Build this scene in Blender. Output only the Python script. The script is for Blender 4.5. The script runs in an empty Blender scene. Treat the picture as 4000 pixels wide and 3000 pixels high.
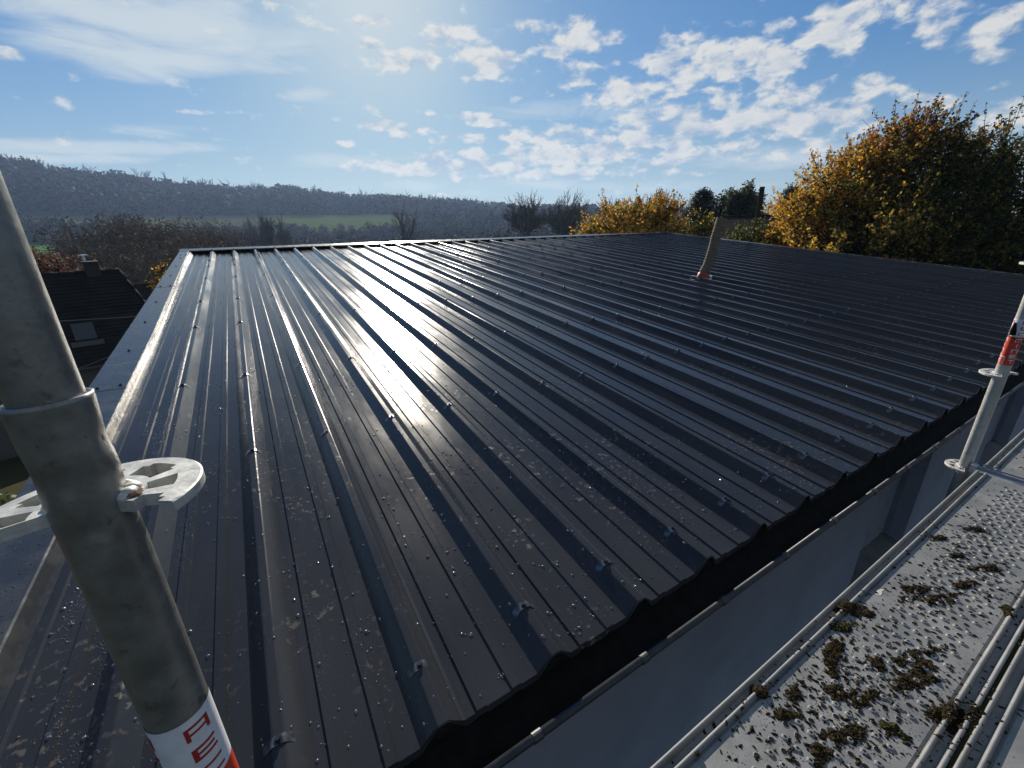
import bpy, math, random
import numpy as np
from mathutils import Matrix, Vector

EXPOSURE = 0.46
SKY_STR = 0.1
SKY_SAT = 1.1
SKY_K = 0.15
SKY_TINT = [0.52, 0.8, 1.02]
WISP = [4.7, 5.1, 5.2]
CLD = [2.9, 3.5, 4.4]
CLB = [5.7, 5.6, 5.25]
FILL_VEIL = [2.0, 2.35, 2.75]  # colour of the added fill layer in the unseen sky
HAZE = 0.00028
LOWC = [4.0, 4.55, 4.8]
# ------------------------------------------------------------------ camera, sky, sun, exposure
S = bpy.context.scene
COL = S.collection
CAM = np.array([0.48506, -0.11166, 1.14741])
RW = np.array([[0.85428506, -0.51924908, -0.02402969],
               [-0.19788023, -0.28211553, -0.93875143],
               [0.48066667, 0.80671632, -0.34375621]])      # rows: right, down, forward
cd = bpy.data.cameras.new('camera')
cam = bpy.data.objects.new('camera', cd); COL.objects.link(cam)
cm = Matrix.Identity(4)
for i in range(3):
    cm[i][0], cm[i][1], cm[i][2], cm[i][3] = RW[0][i], -RW[1][i], -RW[2][i], CAM[i]
cam.matrix_world = cm
cd.lens = 36 * 1649.1 / 4000; cd.sensor_width = 36; cd.clip_start = 0.02; cd.clip_end = 5000
S.camera = cam

SUN_EL, SUN_AZ = 22.9, 16.6          # azimuth from +Y towards +X
SUN_DIR = np.array([0.2625, 0.8829, 0.3893])
S.view_settings.view_transform = 'Standard'; S.view_settings.look = 'None'
S.view_settings.exposure = EXPOSURE; S.view_settings.gamma = 1
sl = bpy.data.lights.new('sun', 'SUN'); sl.energy = 4.9; sl.angle = math.radians(0.53); sl.color = (1.0, 0.91, 0.78)
so = bpy.data.objects.new('sun', sl); COL.objects.link(so)
so.rotation_euler = Vector(SUN_DIR).to_track_quat('Z', 'Y').to_euler()

CUM = [[0.2714,0.8971,0.3487,31.9587,-10.4841,2.1005,-16.5009,-31.492,93.8729,1.0],[0.2663,0.9106,0.3161,54.148,-16.9739,3.2868,-18.643,-36.2275,120.0438,0.8],[0.3135,0.9024,0.2958,16.1385,-5.8215,0.6574,-8.199,-16.1752,58.0396,0.9],[0.3994,0.8534,0.3348,25.8077,-12.2233,0.3672,-9.1417,-17.6242,55.8354,1.0],[0.4597,0.8361,0.2994,16.3324,-8.9157,-0.1762,-6.1376,-12.0973,43.2062,1.0],[0.5271,0.7803,0.3367,16.5848,-10.8898,-0.725,-12.0901,-23.2614,72.83,0.7],[0.6101,0.7236,0.3228,13.0044,-10.4498,-1.1565,-6.8228,-13.1903,42.4633,1.1],[0.6015,0.7505,0.2737,15.1057,-11.7125,-1.0839,-5.1741,-10.3527,39.7618,0.8],[0.6672,0.7049,0.2407,14.6671,-13.3841,-1.4566,-5.0,-10.2583,43.9106,1.0],[0.7382,0.6178,0.2709,11.1215,-12.4685,-1.8741,-4.6093,-9.1279,33.3755,1.1],[0.7861,0.5585,0.2647,11.5108,-14.9989,-2.5384,-4.7613,-9.4063,33.9893,1.1],[0.831,0.4942,0.2551,14.8972,-22.8481,-4.2631,-6.0641,-11.9635,42.9272,1.1],[0.7772,0.5456,0.3134,22.2886,-28.5528,-5.5685,-26.0854,-49.9335,151.6262,0.8],[0.8197,0.4889,0.2984,22.6217,-33.5946,-7.0979,-16.2619,-31.1871,95.7809,0.9],[0.8542,0.4395,0.278,10.3842,-17.7249,-3.8875,-7.4075,-14.2856,45.3482,1.2],[0.8738,0.3889,0.2919,8.1995,-15.5286,-3.8584,-11.2447,-21.3755,62.1329,1.0],[0.9245,0.2825,0.2557,6.056,-15.9567,-4.2659,-7.0259,-13.4209,40.2267,1.1],[0.9055,0.3762,0.196,9.6847,-21.2537,-3.9455,-8.7075,-17.7655,74.3258,1.0],[0.833,0.5166,0.1981,4.9295,-7.5199,-1.1182,-2.8236,-5.9081,27.2829,1.1],[0.7651,0.6169,0.1849,5.9385,-7.1148,-0.8357,-2.8205,-6.1266,32.1146,1.0],[0.6813,0.7131,0.1653,4.075,-3.816,-0.3338,-3.9509,-9.0631,55.3833,1.0],[0.5763,0.8046,0.1432,5.0662,-3.5912,-0.2132,-3.6236,-8.9681,64.9654,1.0],[0.7474,0.6504,0.1356,2.965,-3.3441,-0.302,-3.9054,-9.5401,67.3075,0.8],[0.881,0.4427,0.1667,6.2339,-11.7525,-1.7338,-2.7341,-5.8914,30.1047,1.0],[0.934,0.3176,0.1636,10.3376,-27.8643,-4.9195,-6.4449,-13.5206,63.0388,1.0],[0.9635,0.2325,0.133,5.9153,-22.3226,-3.8312,-5.568,-11.9979,61.3088,0.9],[0.2918,0.9361,0.1963,21.6518,-6.8644,0.5475,-11.6187,-25.5527,139.1009,0.9],[0.426,0.8789,0.2147,23.3979,-11.3203,-0.0802,-11.6553,-24.9786,125.3942,0.9],[0.3335,0.9245,0.1848,27.3314,-9.9361,0.3814,-9.4084,-21.1639,122.8429,0.9],[0.4677,0.8605,0.202,21.5135,-11.6141,-0.3303,-13.2942,-29.0168,154.3866,0.9],[0.218,0.9619,0.165,29.9135,-6.9378,0.9171,-13.7829,-32.2063,205.9349,0.8],[0.506,0.8444,0.1759,30.2602,-17.97,-0.7814,-12.4045,-28.3576,171.7719,0.8],[0.4058,0.8969,0.1757,13.9685,-6.3127,-0.0366,-9.5636,-21.9385,134.0628,0.8],[0.3219,0.9385,0.1246,9.2835,-3.1876,0.0283,-3.1638,-8.5692,72.6917,1.0],[0.4274,0.8943,0.1327,6.3248,-3.0118,-0.0735,-2.3166,-6.0407,48.1739,1.0],[0.5629,0.8192,0.1096,3.6103,-2.4636,-0.1306,-3.5425,-10.195,94.3597,0.8],[0.9451,0.2506,0.2098,14.844,-46.6105,-11.1845,-15.2191,-29.8637,104.2553,0.9],[-0.2233,0.945,0.2391,62.1719,11.5397,12.4448,-20.7124,-40.6079,141.1296,0.9],[-0.0113,0.9798,0.1996,24.788,-0.1931,2.3486,-26.9663,-57.3191,279.9029,0.8],[0.3678,0.9034,0.2204,103.0048,-42.2507,1.2715,-15.2742,-32.4665,158.5416,0.7],[0.7116,0.6556,0.2525,20.8638,-21.5622,-2.8108,-9.3403,-18.8507,75.2776,0.8],[0.5672,0.7636,0.3086,23.7247,-17.0434,-1.4356,-13.1823,-25.7582,87.9521,0.7],[0.8951,0.4049,0.1868,11.3906,-23.3391,-3.9878,-7.7786,-16.1411,72.2492,0.7]]
CIR = [[-0.0197,0.9503,0.3107,4.9301,-0.1592,0.7993,-3.6417,-6.9668,21.0763,1.25],[-0.0439,0.9633,0.2647,9.523,0.0555,1.3759,-4.8316,-9.5144,33.8248,1.15],[0.1574,0.9312,0.3287,6.1144,-1.2546,0.6266,-3.3867,-6.4992,20.0366,1.05],[-0.1408,0.9426,0.3029,8.7156,0.7074,1.8499,-6.91,-13.1071,37.5687,1.0],[0.171,0.9558,0.2392,15.9117,-3.1128,1.0624,-6.8571,-14.1198,61.3302,1.1],[-0.1531,0.9786,0.1376,5.8208,0.8408,0.4955,-5.7527,-13.665,90.765,1.0],[-0.2439,0.9629,0.1151,7.732,1.8801,0.6566,-6.7678,-17.0864,128.6113,0.9],[-0.0888,0.9824,0.1644,14.7057,1.1056,1.3384,-6.9103,-15.4745,88.713,0.7],[0.3433,0.8949,0.285,9.151,-3.5959,0.2675,-3.6723,-7.3088,27.379,0.5],[0.619,0.7552,0.2159,5.4389,-4.3524,-0.3688,-5.1314,-10.8859,52.7996,0.45],[0.0867,0.9561,0.28,6.3629,-0.7779,0.6861,-6.8817,-13.564,48.4447,0.6],[0.8346,0.5382,0.117,2.1519,-3.2666,-0.3237,-3.3593,-8.4312,62.7606,0.7],[0.2191,0.966,0.1374,7.0475,-1.6199,0.1497,-4.4099,-11.2361,86.0207,0.5],[0.5559,0.8266,0.0879,2.2558,-1.5091,-0.0757,-2.3958,-8.2237,92.5289,0.6]]

W = bpy.data.worlds.new('World'); S.world = W; W.use_nodes = True
nt = W.node_tree; nt.nodes.clear()
def N(t, **k):
    n = nt.nodes.new(t)
    for a, b in k.items(): setattr(n, a, b)
    return n
def L(a, b): nt.links.new(a, b)
def put(sock, v):
    if hasattr(v, 'links'): L(v, sock)
    else: sock.default_value = v
def M(op, a, b=None, c=None, clamp=False):
    n = N('ShaderNodeMath', operation=op, use_clamp=clamp)
    put(n.inputs[0], a)
    if b is not None: put(n.inputs[1], b)
    if c is not None: put(n.inputs[2], c)
    return n.outputs[0]
def VM(op, a, b=None):
    n = N('ShaderNodeVectorMath', operation=op)
    put(n.inputs[0], a)
    if b is not None: put(n.inputs[1], b)
    return n.outputs['Value'] if op == 'DOT_PRODUCT' else n.outputs[0]
def MIX(f, a, b):
    n = N('ShaderNodeMix', data_type='RGBA')
    put(n.inputs[0], f); put(n.inputs[6], a); put(n.inputs[7], b)
    return n.outputs[2]
def SMOOTH(x, lo, hi):
    n = N('ShaderNodeMapRange', interpolation_type='SMOOTHSTEP')
    put(n.inputs[0], x); n.inputs[1].default_value = lo; n.inputs[2].default_value = hi
    return n.outputs[0]
sky = N('ShaderNodeTexSky', sky_type='NISHITA')
sky.sun_disc = False; sky.sun_elevation = math.radians(SUN_EL); sky.sun_rotation = math.radians(SUN_AZ)
sky.air_density = 1.0; sky.dust_density = 0.6; sky.ozone_density = 2.2; sky.altitude = 100
dirv = N('ShaderNodeTexCoord').outputs['Generated']
def field(blobs):
    acc = None
    for b in blobs:
        x = VM('DOT_PRODUCT', dirv, tuple(b[3:6])); y = VM('DOT_PRODUCT', dirv, tuple(b[6:9]))
        r2 = M('MULTIPLY_ADD', y, y, M('MULTIPLY', x, x))
        v = M('MULTIPLY_ADD', r2, -0.55 * b[9], b[9])
        acc = v if acc is None else M('MAXIMUM', acc, v)
    return M('MAXIMUM', acc, -0.6)
def noise(vec, scale, detail, rough, dist=0.0):
    n = N('ShaderNodeTexNoise'); L(vec, n.inputs['Vector'])
    n.inputs['Scale'].default_value = scale; n.inputs['Detail'].default_value = detail
    n.inputs['Roughness'].default_value = rough; n.inputs['Distortion'].default_value = dist
    return n.outputs[0]
stretch = VM('MULTIPLY', dirv, (1.0, 1.0, 1.9))
toward = VM('ADD', stretch, tuple(np.array([0.010, 0.034, 0.030]) * 0.55))
fc = field(CUM)
n1 = noise(stretch, 20.0, 8.0, 0.56, 0.2); n2 = noise(toward, 20.0, 8.0, 0.56, 0.2)
big = noise(stretch, 5.0, 2.0, 0.5)
d1 = M('ADD', M('MULTIPLY_ADD', M('SUBTRACT', n1, 0.5), 5.2, M('MULTIPLY', fc, 0.98)), M('MULTIPLY', M('SUBTRACT', big, 0.5), 0.8))
cover = M('MULTIPLY', SMOOTH(d1, -0.05, 1.1), 0.95)
thick = SMOOTH(d1, 0.5, 2.0)
lit = M('MULTIPLY_ADD', M('SUBTRACT', n1, n2), 4.2, 0.62, clamp=True)
lit = M('MULTIPLY', lit, M('SUBTRACT', 1.0, M('MULTIPLY', thick, 0.30)), clamp=True)
ccol = MIX(lit, (CLD[0], CLD[1], CLD[2], 1), (CLB[0], CLB[1], CLB[2], 1))
fi = field(CIR)
streak = VM('MULTIPLY', dirv, (1.0, 1.0, 4.5))
n3 = noise(streak, 5.5, 8.0, 0.58, 0.5)
d3 = M('MULTIPLY_ADD', M('SUBTRACT', n3, 0.5), 3.0, fi)
glow = VM('DOT_PRODUCT', dirv, tuple(SUN_DIR))
glow = M('POWER', M('MAXIMUM', glow, 0.0), 70.0)
wisp = M('MAXIMUM', M('MULTIPLY', SMOOTH(d3, 0.0, 1.35), 0.8), M('MULTIPLY', glow, 0.75))

skyc = sky.outputs[0]
hs = N('ShaderNodeHueSaturation'); hs.inputs['Saturation'].default_value = SKY_SAT; hs.inputs['Value'].default_value = 1.0
L(skyc, hs.inputs['Color']); skyc = hs.outputs[0]
lum = VM('DOT_PRODUCT', skyc, (0.25, 0.5, 0.25))
comp = M('DIVIDE', 1.0, M('MULTIPLY_ADD', lum, SKY_K, 1.0))
cs = N('ShaderNodeVectorMath', operation='SCALE'); L(skyc, cs.inputs[0]); L(comp, cs.inputs['Scale']); skyc = cs.outputs[0]
skyc = VM('MULTIPLY', skyc, SKY_TINT)
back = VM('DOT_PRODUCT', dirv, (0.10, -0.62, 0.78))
fill_veil = M('MULTIPLY', SMOOTH(back, 0.22, 0.75), M('MULTIPLY_ADD', n3, 0.9, 0.30), clamp=True)  # pale layer added behind and overhead, out of view, to lift fill light
skyc = MIX(fill_veil, skyc, (FILL_VEIL[0], FILL_VEIL[1], FILL_VEIL[2], 1))
sepd = N('ShaderNodeSeparateXYZ'); L(dirv, sepd.inputs[0])
low = M('MULTIPLY', M('POWER', M('SUBTRACT', 1.0, M('MULTIPLY', M('MAXIMUM', sepd.outputs[2], 0.0), 3.2), clamp=True), 2.0), 0.78)
skyc = MIX(low, skyc, (LOWC[0], LOWC[1], LOWC[2], 1))
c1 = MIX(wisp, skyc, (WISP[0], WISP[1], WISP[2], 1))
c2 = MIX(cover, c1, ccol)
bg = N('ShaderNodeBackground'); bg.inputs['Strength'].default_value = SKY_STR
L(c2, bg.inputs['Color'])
wo = N('ShaderNodeOutputWorld'); L(bg.outputs[0], wo.inputs['Surface'])
W.cycles.sampling_method = 'MANUAL'; W.cycles.sample_map_resolution = 512
S.cycles.use_denoising = True
S.cycles.max_bounces = 6; S.cycles.transparent_max_bounces = 6; S.cycles.volume_bounces = 0
S.cycles.sample_clamp_indirect = 6.0

# ------------------------------------------------------------------ helpers
rng = np.random.default_rng(7)
ORI = {}
def setp(o, label=None, cat=None, group=None, kind=None):
    if label: o['label'] = label
    if cat: o['category'] = cat
    if group: o['group'] = group
    if kind: o['kind'] = kind
    return o
def thing(name, label, cat, loc=(0, 0, 0), group=None, rot=None):
    o = bpy.data.objects.new(name, None); COL.objects.link(o); o.empty_display_size = 0.2
    if rot is not None: o.matrix_world = Matrix.Translation(loc) @ rot.to_4x4(); ORI[o.name] = np.zeros(3)
    else: o.location = loc; ORI[o.name] = np.array(loc, float)
    return setp(o, label, cat, group)
def link(name, me, mat, parent=None):
    if mat is not None and len(me.materials) == 0: me.materials.append(mat)
    o = bpy.data.objects.new(name, me); COL.objects.link(o)
    if parent is not None:
        o.parent = parent; ORI[o.name] = ORI[parent.name]
    return o
def origin(parent): return ORI[parent.name] if parent is not None else np.zeros(3)
class MB:
    def __init__(s): s.v = []; s.f = []
    def add(s, v, f):
        b = len(s.v); s.v += [tuple(map(float, p)) for p in v]; s.f += [tuple(b + i for i in q) for q in f]; return s
    def box(s, a, b):
        x0, y0, z0 = a; x1, y1, z1 = b
        return s.hexa([(x0, y0, z0), (x1, y0, z0), (x1, y1, z0), (x0, y1, z0), (x0, y0, z1), (x1, y0, z1), (x1, y1, z1), (x0, y1, z1)])
    def hexa(s, p): return s.add(p, [(0, 3, 2, 1), (4, 5, 6, 7), (0, 1, 5, 4), (1, 2, 6, 5), (2, 3, 7, 6), (3, 0, 4, 7)])
    def tube(s, pts, rad, n=12, cap=True):
        pts = [np.array(p, float) for p in pts]
        rad = rad if hasattr(rad, '__len__') else [rad] * len(pts)
        vs = []; ref = None
        for i, p in enumerate(pts):
            d = pts[min(i + 1, len(pts) - 1)] - pts[max(i - 1, 0)]; d /= np.linalg.norm(d)
            if ref is None: ref = np.array([1, 0, 0]) if abs(d[0]) < 0.8 else np.array([0, 1, 0])
            u = ref - d * ref.dot(d); u /= np.linalg.norm(u); w = np.cross(d, u); ref = u
            for k in range(n):
                a = 2 * math.pi * k / n; vs.append(p + rad[i] * (math.cos(a) * u + math.sin(a) * w))
        fs = [(i * n + k, i * n + (k + 1) % n, (i + 1) * n + (k + 1) % n, (i + 1) * n + k) for i in range(len(pts) - 1) for k in range(n)]
        if cap: fs += [tuple(range(n - 1, -1, -1)), tuple((len(pts) - 1) * n + k for k in range(n))]
        return s.add(vs, fs)
    def prism(s, poly, fn, closed=True, caps=True):
        # poly: 2D points; fn(p, end) -> 3D for end 0/1
        n = len(poly); v = [fn(p, 0) for p in poly] + [fn(p, 1) for p in poly]
        f = [(i, (i + 1) % n, n + (i + 1) % n, n + i) for i in range(n if closed else n - 1)]
        if caps and closed: f += [tuple(range(n - 1, -1, -1)), tuple(range(n, 2 * n))]
        return s.add(v, f)
    def build(s, name, mat, parent=None, smooth=False, bevel=0):
        o_ = origin(parent)
        me = bpy.data.meshes.new(name); me.from_pydata([tuple(np.array(p) - o_) for p in s.v], [], s.f); me.update()
        if smooth: me.polygons.foreach_set('use_smooth', [True] * len(me.polygons))
        o = link(name, me, mat, parent)
        if bevel:
            m = o.modifiers.new('bevel', 'BEVEL'); m.width = bevel; m.segments = 2; m.limit_method = 'ANGLE'
        return o
def mesh_np(name, v, f, mat, parent=None, col=None, smooth=False):
    """v (N,3), f (M,k) with k = 3 or 4"""
    v = np.asarray(v, np.float32) - origin(parent).astype(np.float32); f = np.asarray(f, np.int32); k = f.shape[1]
    me = bpy.data.meshes.new(name)
    me.vertices.add(len(v)); me.vertices.foreach_set('co', v.ravel())
    me.loops.add(f.size); me.loops.foreach_set('vertex_index', f.ravel())
    me.polygons.add(len(f)); me.polygons.foreach_set('loop_start', np.arange(0, f.size, k, dtype=np.int32))
    me.update(calc_edges=True)
    if col is not None:
        a = me.color_attributes.new('Col', 'FLOAT_COLOR', 'POINT')
        c = np.ones((len(v), 4), np.float32); c[:, :3] = col; a.data.foreach_set('color', c.ravel())
    me.polygons.foreach_set('use_smooth', [bool(smooth)] * len(me.polygons))
    return link(name, me, mat, parent)

def pmat(name, c1, c2=None, scale=5.0, detail=4.0, lo=0.35, hi=0.65, rough=0.6, rough2=None, metal=0.0, bump=0.0, bscale=None, spec=0.5, obj=True, stretch=(1, 1, 1), ior=1.5, coat=0.0):
    m = bpy.data.materials.new(name); m.use_nodes = True; t = m.node_tree; b = t.nodes['Principled BSDF']
    b.inputs['Metallic'].default_value = metal; b.inputs['Roughness'].default_value = rough
    b.inputs['Specular IOR Level'].default_value = spec; b.inputs['IOR'].default_value = ior; b.inputs['Coat Weight'].default_value = coat
    b.inputs['Base Color'].default_value = (*c1, 1)
    tc = t.nodes.new('ShaderNodeTexCoord'); mp = t.nodes.new('ShaderNodeMapping'); mp.inputs['Scale'].default_value = stretch
    t.links.new(tc.outputs['Object'], mp.inputs['Vector'])
    if c2 is not None or rough2 is not None:
        n = t.nodes.new('ShaderNodeTexNoise'); n.inputs['Scale'].default_value = scale; n.inputs['Detail'].default_value = detail; n.inputs['Roughness'].default_value = 0.6
        t.links.new(mp.outputs[0], n.inputs['Vector'])
        r = t.nodes.new('ShaderNodeMapRange'); r.inputs[1].default_value = lo; r.inputs[2].default_value = hi; t.links.new(n.outputs[0], r.inputs[0])
        if c2 is not None:
            x = t.nodes.new('ShaderNodeMix'); x.data_type = 'RGBA'; x.inputs[6].default_value = (*c1, 1); x.inputs[7].default_value = (*c2, 1)
            t.links.new(r.outputs[0], x.inputs[0]); t.links.new(x.outputs[2], b.inputs['Base Color'])
        if rough2 is not None:
            q = t.nodes.new('ShaderNodeMapRange'); q.inputs[3].default_value = rough; q.inputs[4].default_value = rough2
            t.links.new(r.outputs[0], q.inputs[0]); t.links.new(q.outputs[0], b.inputs['Roughness'])
    if bump:
        n = t.nodes.new('ShaderNodeTexNoise'); n.inputs['Scale'].default_value = bscale or scale; n.inputs['Detail'].default_value = 5
        t.links.new(mp.outputs[0], n.inputs['Vector'])
        k = t.nodes.new('ShaderNodeBump'); k.inputs['Strength'].default_value = bump; k.inputs['Distance'].default_value = 0.02
        t.links.new(n.outputs[0], k.inputs['Height']); t.links.new(k.outputs[0], b.inputs['Normal'])
    return m
def leafmat(name, trans=0.45, rough=0.6):
    m = bpy.data.materials.new(name); m.use_nodes = True; t = m.node_tree; b = t.nodes['Principled BSDF']
    a = t.nodes.new('ShaderNodeAttribute'); a.attribute_name = 'Col'
    b.inputs['Roughness'].default_value = rough; b.inputs['Specular IOR Level'].default_value = 0.25
    t.links.new(a.outputs['Color'], b.inputs['Base Color'])
    if trans:
        tr = t.nodes.new('ShaderNodeBsdfTranslucent'); t.links.new(a.outputs['Color'], tr.inputs['Color'])
        mx = t.nodes.new('ShaderNodeMixShader'); mx.inputs[0].default_value = trans
        t.links.new(b.outputs[0], mx.inputs[1]); t.links.new(tr.outputs[0], mx.inputs[2])
        t.links.new(mx.outputs[0], t.nodes['Material Output'].inputs['Surface'])
    return m

# ------------------------------------------------------------------ roof frame
P_ = 0.333; AL = math.radians(5.558); CA, SA = math.cos(AL), math.sin(AL)
GZ = -3.2
def RF(x, v, n=0.0): return np.array([x, v * CA - n * SA, v * SA + n * CA])
PROF = [(-0.058, -0.045), (-0.0145, -0.0015), (-0.010, 0.0), (0.010, 0.0), (0.0145, -0.0015), (0.058, -0.045),
        (0.086, -0.045), (0.0915, -0.0383), (0.1165, -0.0383), (0.122, -0.045), (0.190, -0.045), (0.1955, -0.0383), (0.2205, -0.0383), (0.226, -0.045)]
def prof_h(u):
    u = (np.asarray(u) + 0.058) % P_ - 0.058
    xs = [p[0] for p in PROF] + [P_ - 0.058]; hs_ = [p[1] for p in PROF] + [-0.045]
    return np.interp(u, xs, hs_)
V0, V1 = 0.556, 9.56
XL, XR = -0.345, 12.12
NR = 37

# materials of the building
def roof_material():
    m = bpy.data.materials.new('painted_steel'); m.use_nodes = True; t = m.node_tree; b = t.nodes['Principled BSDF']
    def n_(ty, **k):
        n = t.nodes.new(ty)
        for a, c in k.items(): setattr(n, a, c)
        return n
    def rng_(src, a, bb, c, d):
        r = n_('ShaderNodeMapRange'); t.links.new(src, r.inputs[0])
        for i, q in enumerate((a, bb, c, d)): r.inputs[1 + i].default_value = q
        return r.outputs[0]
    def nz(scale, detail, rough, vec):
        n = n_('ShaderNodeTexNoise'); n.inputs['Scale'].default_value = scale; n.inputs['Detail'].default_value = detail; n.inputs['Roughness'].default_value = rough
        t.links.new(vec, n.inputs['Vector']); return n.outputs[0]
    def mth(op, a, c):
        n = n_('ShaderNodeMath', operation=op)
        for i, q in enumerate((a, c)):
            if hasattr(q, 'links'): t.links.new(q, n.inputs[i])
            else: n.inputs[i].default_value = q
        return n.outputs[0]
    tc = n_('ShaderNodeTexCoord'); ob = tc.outputs['Object']
    mp = n_('ShaderNodeMapping'); mp.inputs['Scale'].default_value = (1, 0.25, 1); t.links.new(ob, mp.inputs['Vector'])
    sx = n_('ShaderNodeSeparateXYZ'); t.links.new(ob, sx.inputs[0])
    # dried mud prints, mostly low on the slope
    prints = rng_(nz(44, 4, 0.55, ob), 0.58, 0.66, 0, 1)
    patch = rng_(nz(2.2, 4, 0.55, ob), 0.50, 0.62, 0, 1)
    low = rng_(sx.outputs[1], -2.6, -3.9, 0.0, 1.0)
    mud = mth('MULTIPLY', mth('MULTIPLY', prints, patch), mth('ADD', mth('MULTIPLY', low, 0.75), 0.12))
    film = mth('MULTIPLY', rng_(nz(3.2, 6, 0.65, mp.outputs[0]), 0.42, 0.75, 0, 1), 0.35)
    mx = n_('ShaderNodeMix', data_type='RGBA'); mx.inputs[6].default_value = (0.023, 0.0245, 0.0285, 1); mx.inputs[7].default_value = (0.056, 0.058, 0.062, 1); t.links.new(film, mx.inputs[0])
    m2 = n_('ShaderNodeMix', data_type='RGBA'); m2.inputs[7].default_value = (0.20, 0.17, 0.125, 1); t.links.new(mx.outputs[2], m2.inputs[6]); t.links.new(mth('MULTIPLY', mud, 0.40), m2.inputs[0])
    t.links.new(m2.outputs[2], b.inputs['Base Color'])
    ro = mth('ADD', rng_(nz(5, 5, 0.6, mp.outputs[0]), 0.3, 0.7, 0.13, 0.235), mth('MULTIPLY', mud, 0.35))
    t.links.new(ro, b.inputs['Roughness'])
    b.inputs['Specular IOR Level'].default_value = 0.27; b.inputs['IOR'].default_value = 1.5
    k = n_('ShaderNodeBump'); k.inputs['Strength'].default_value = 0.5; k.inputs['Distance'].default_value = 0.006
    mq = n_('ShaderNodeMapping'); mq.inputs['Scale'].default_value = (1.0, 0.5, 1); t.links.new(ob, mq.inputs['Vector'])
    t.links.new(nz(4.5, 2, 0.5, mq.outputs[0]), k.inputs['Height'])
    k2 = n_('ShaderNodeBump'); k2.inputs['Strength'].default_value = 0.10; k2.inputs['Distance'].default_value = 0.002
    t.links.new(nz(90, 3, 0.6, ob), k2.inputs['Height']); t.links.new(k.outputs[0], k2.inputs['Normal'])
    t.links.new(k2.outputs[0], b.inputs['Normal'])
    return m
M_ROOF = roof_material()
M_FLASH = pmat('flashing_steel', (0.032, 0.035, 0.040), (0.070, 0.070, 0.068), 9, 6, 0.45, 0.75, 0.24, 0.38, bump=0.05, bscale=25)
M_DARK = pmat('dark_foam', (0.010, 0.010, 0.009), (0.026, 0.023, 0.018), 60, 5, rough=0.95, bump=0.6, bscale=90, spec=0.1)
M_GUT_IN = pmat('gutter_bitumen', (0.006, 0.007, 0.007), (0.014, 0.014, 0.013), 20, 5, rough=0.8, spec=0.2)
M_GUT = pmat("gutter_zinc", (0.042, 0.047, 0.054), (0.026, 0.028, 0.030), 22, 6, rough=0.45, metal=0.3, bump=0.05, bscale=60)
M_WALL = pmat('grey_render', (0.30, 0.325, 0.40), (0.25, 0.275, 0.345), 3, 6, rough=0.85, bump=0.12, bscale=160, spec=0.2)
M_SHUT = pmat('shutter_grey', (0.22, 0.24, 0.28), (0.19, 0.20, 0.24), 8, 3, rough=0.5)
M_SILL = pmat('sill_concrete', (0.15, 0.155, 0.165), (0.10, 0.105, 0.11), 9, 6, rough=0.8)
M_SCREW = pmat('screw_black', (0.022, 0.024, 0.028), rough=0.32, metal=0.2)
M_CLIPM = pmat('saddle_steel', (0.16, 0.17, 0.18), (0.05, 0.055, 0.06), 60, 3, rough=0.28, metal=0.6)

bld = thing('metal_roof_building', 'single storey grey building under a low dark ribbed metal roof wet with droplets', 'building', (6, 5, GZ))
# ribbed sheet: profile across X, rows along the slope
xs, hs_ = [], []
for i in range(-2, NR + 1):
    for u, h in PROF:
        x = i * P_ + u
        if XL < x < XR: xs.append(x); hs_.append(h)
xs = np.array([XL] + xs + [XR]); hs_ = np.array([prof_h(XL)] + hs_ + [prof_h(XR)])
vs_ = np.concatenate([[V0], np.linspace(V0 + 0.05, V1, 40)])
g = np.zeros((len(vs_) + 1, len(xs), 3))
for j, v in enumerate(vs_):
    wob = 0.0
    g[j + 1] = np.stack([xs, v * CA - hs_ * SA, v * SA + hs_ * CA], 1)
    g[j + 1, :, 2] += 0.0009 * np.sin(xs * 1.7 + v * 2.3) * np.cos(v * 1.3 - xs * 0.9)
g[0] = g[1]; lip = hs_ < -0.02
g[0, :, 1] -= 0.003; g[0, lip, 2] -= 0.020; g[0, ~lip, 2] -= 0.004
n0, n1_ = g.shape[:2]
idx = np.arange(n0 * n1_).reshape(n0, n1_)
fq = np.stack([idx[:-1, :-1].ravel(), idx[:-1, 1:].ravel(), idx[1:, 1:].ravel(), idx[1:, :-1].ravel()], 1)
sheet = mesh_np('roof_sheet', g.reshape(-1, 3), fq, M_ROOF, bld)
# laps between sheets: a second skin 2 mm proud on every third rib
lap = MB()
for i in range(2, NR, 3):
    pr = [(-0.0148, -0.0012), (-0.0142, 0.0012), (-0.0105, 0.003), (0.0105, 0.003), (0.0150, 0.0015), (0.050, -0.0355), (0.060, -0.0425)]
    pr2 = [(a, b - 0.0008) for a, b in pr]
    poly = [(i * P_ + a, b) for a, b in pr] + [(i * P_ + a, b) for a, b in pr2[::-1]]
    lap.prism(poly, lambda p, e: RF(p[0], (V0 - 0.002, V1 - 0.06)[e], p[1]))
lap.build('lap_seam', M_ROOF, sheet)
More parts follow.
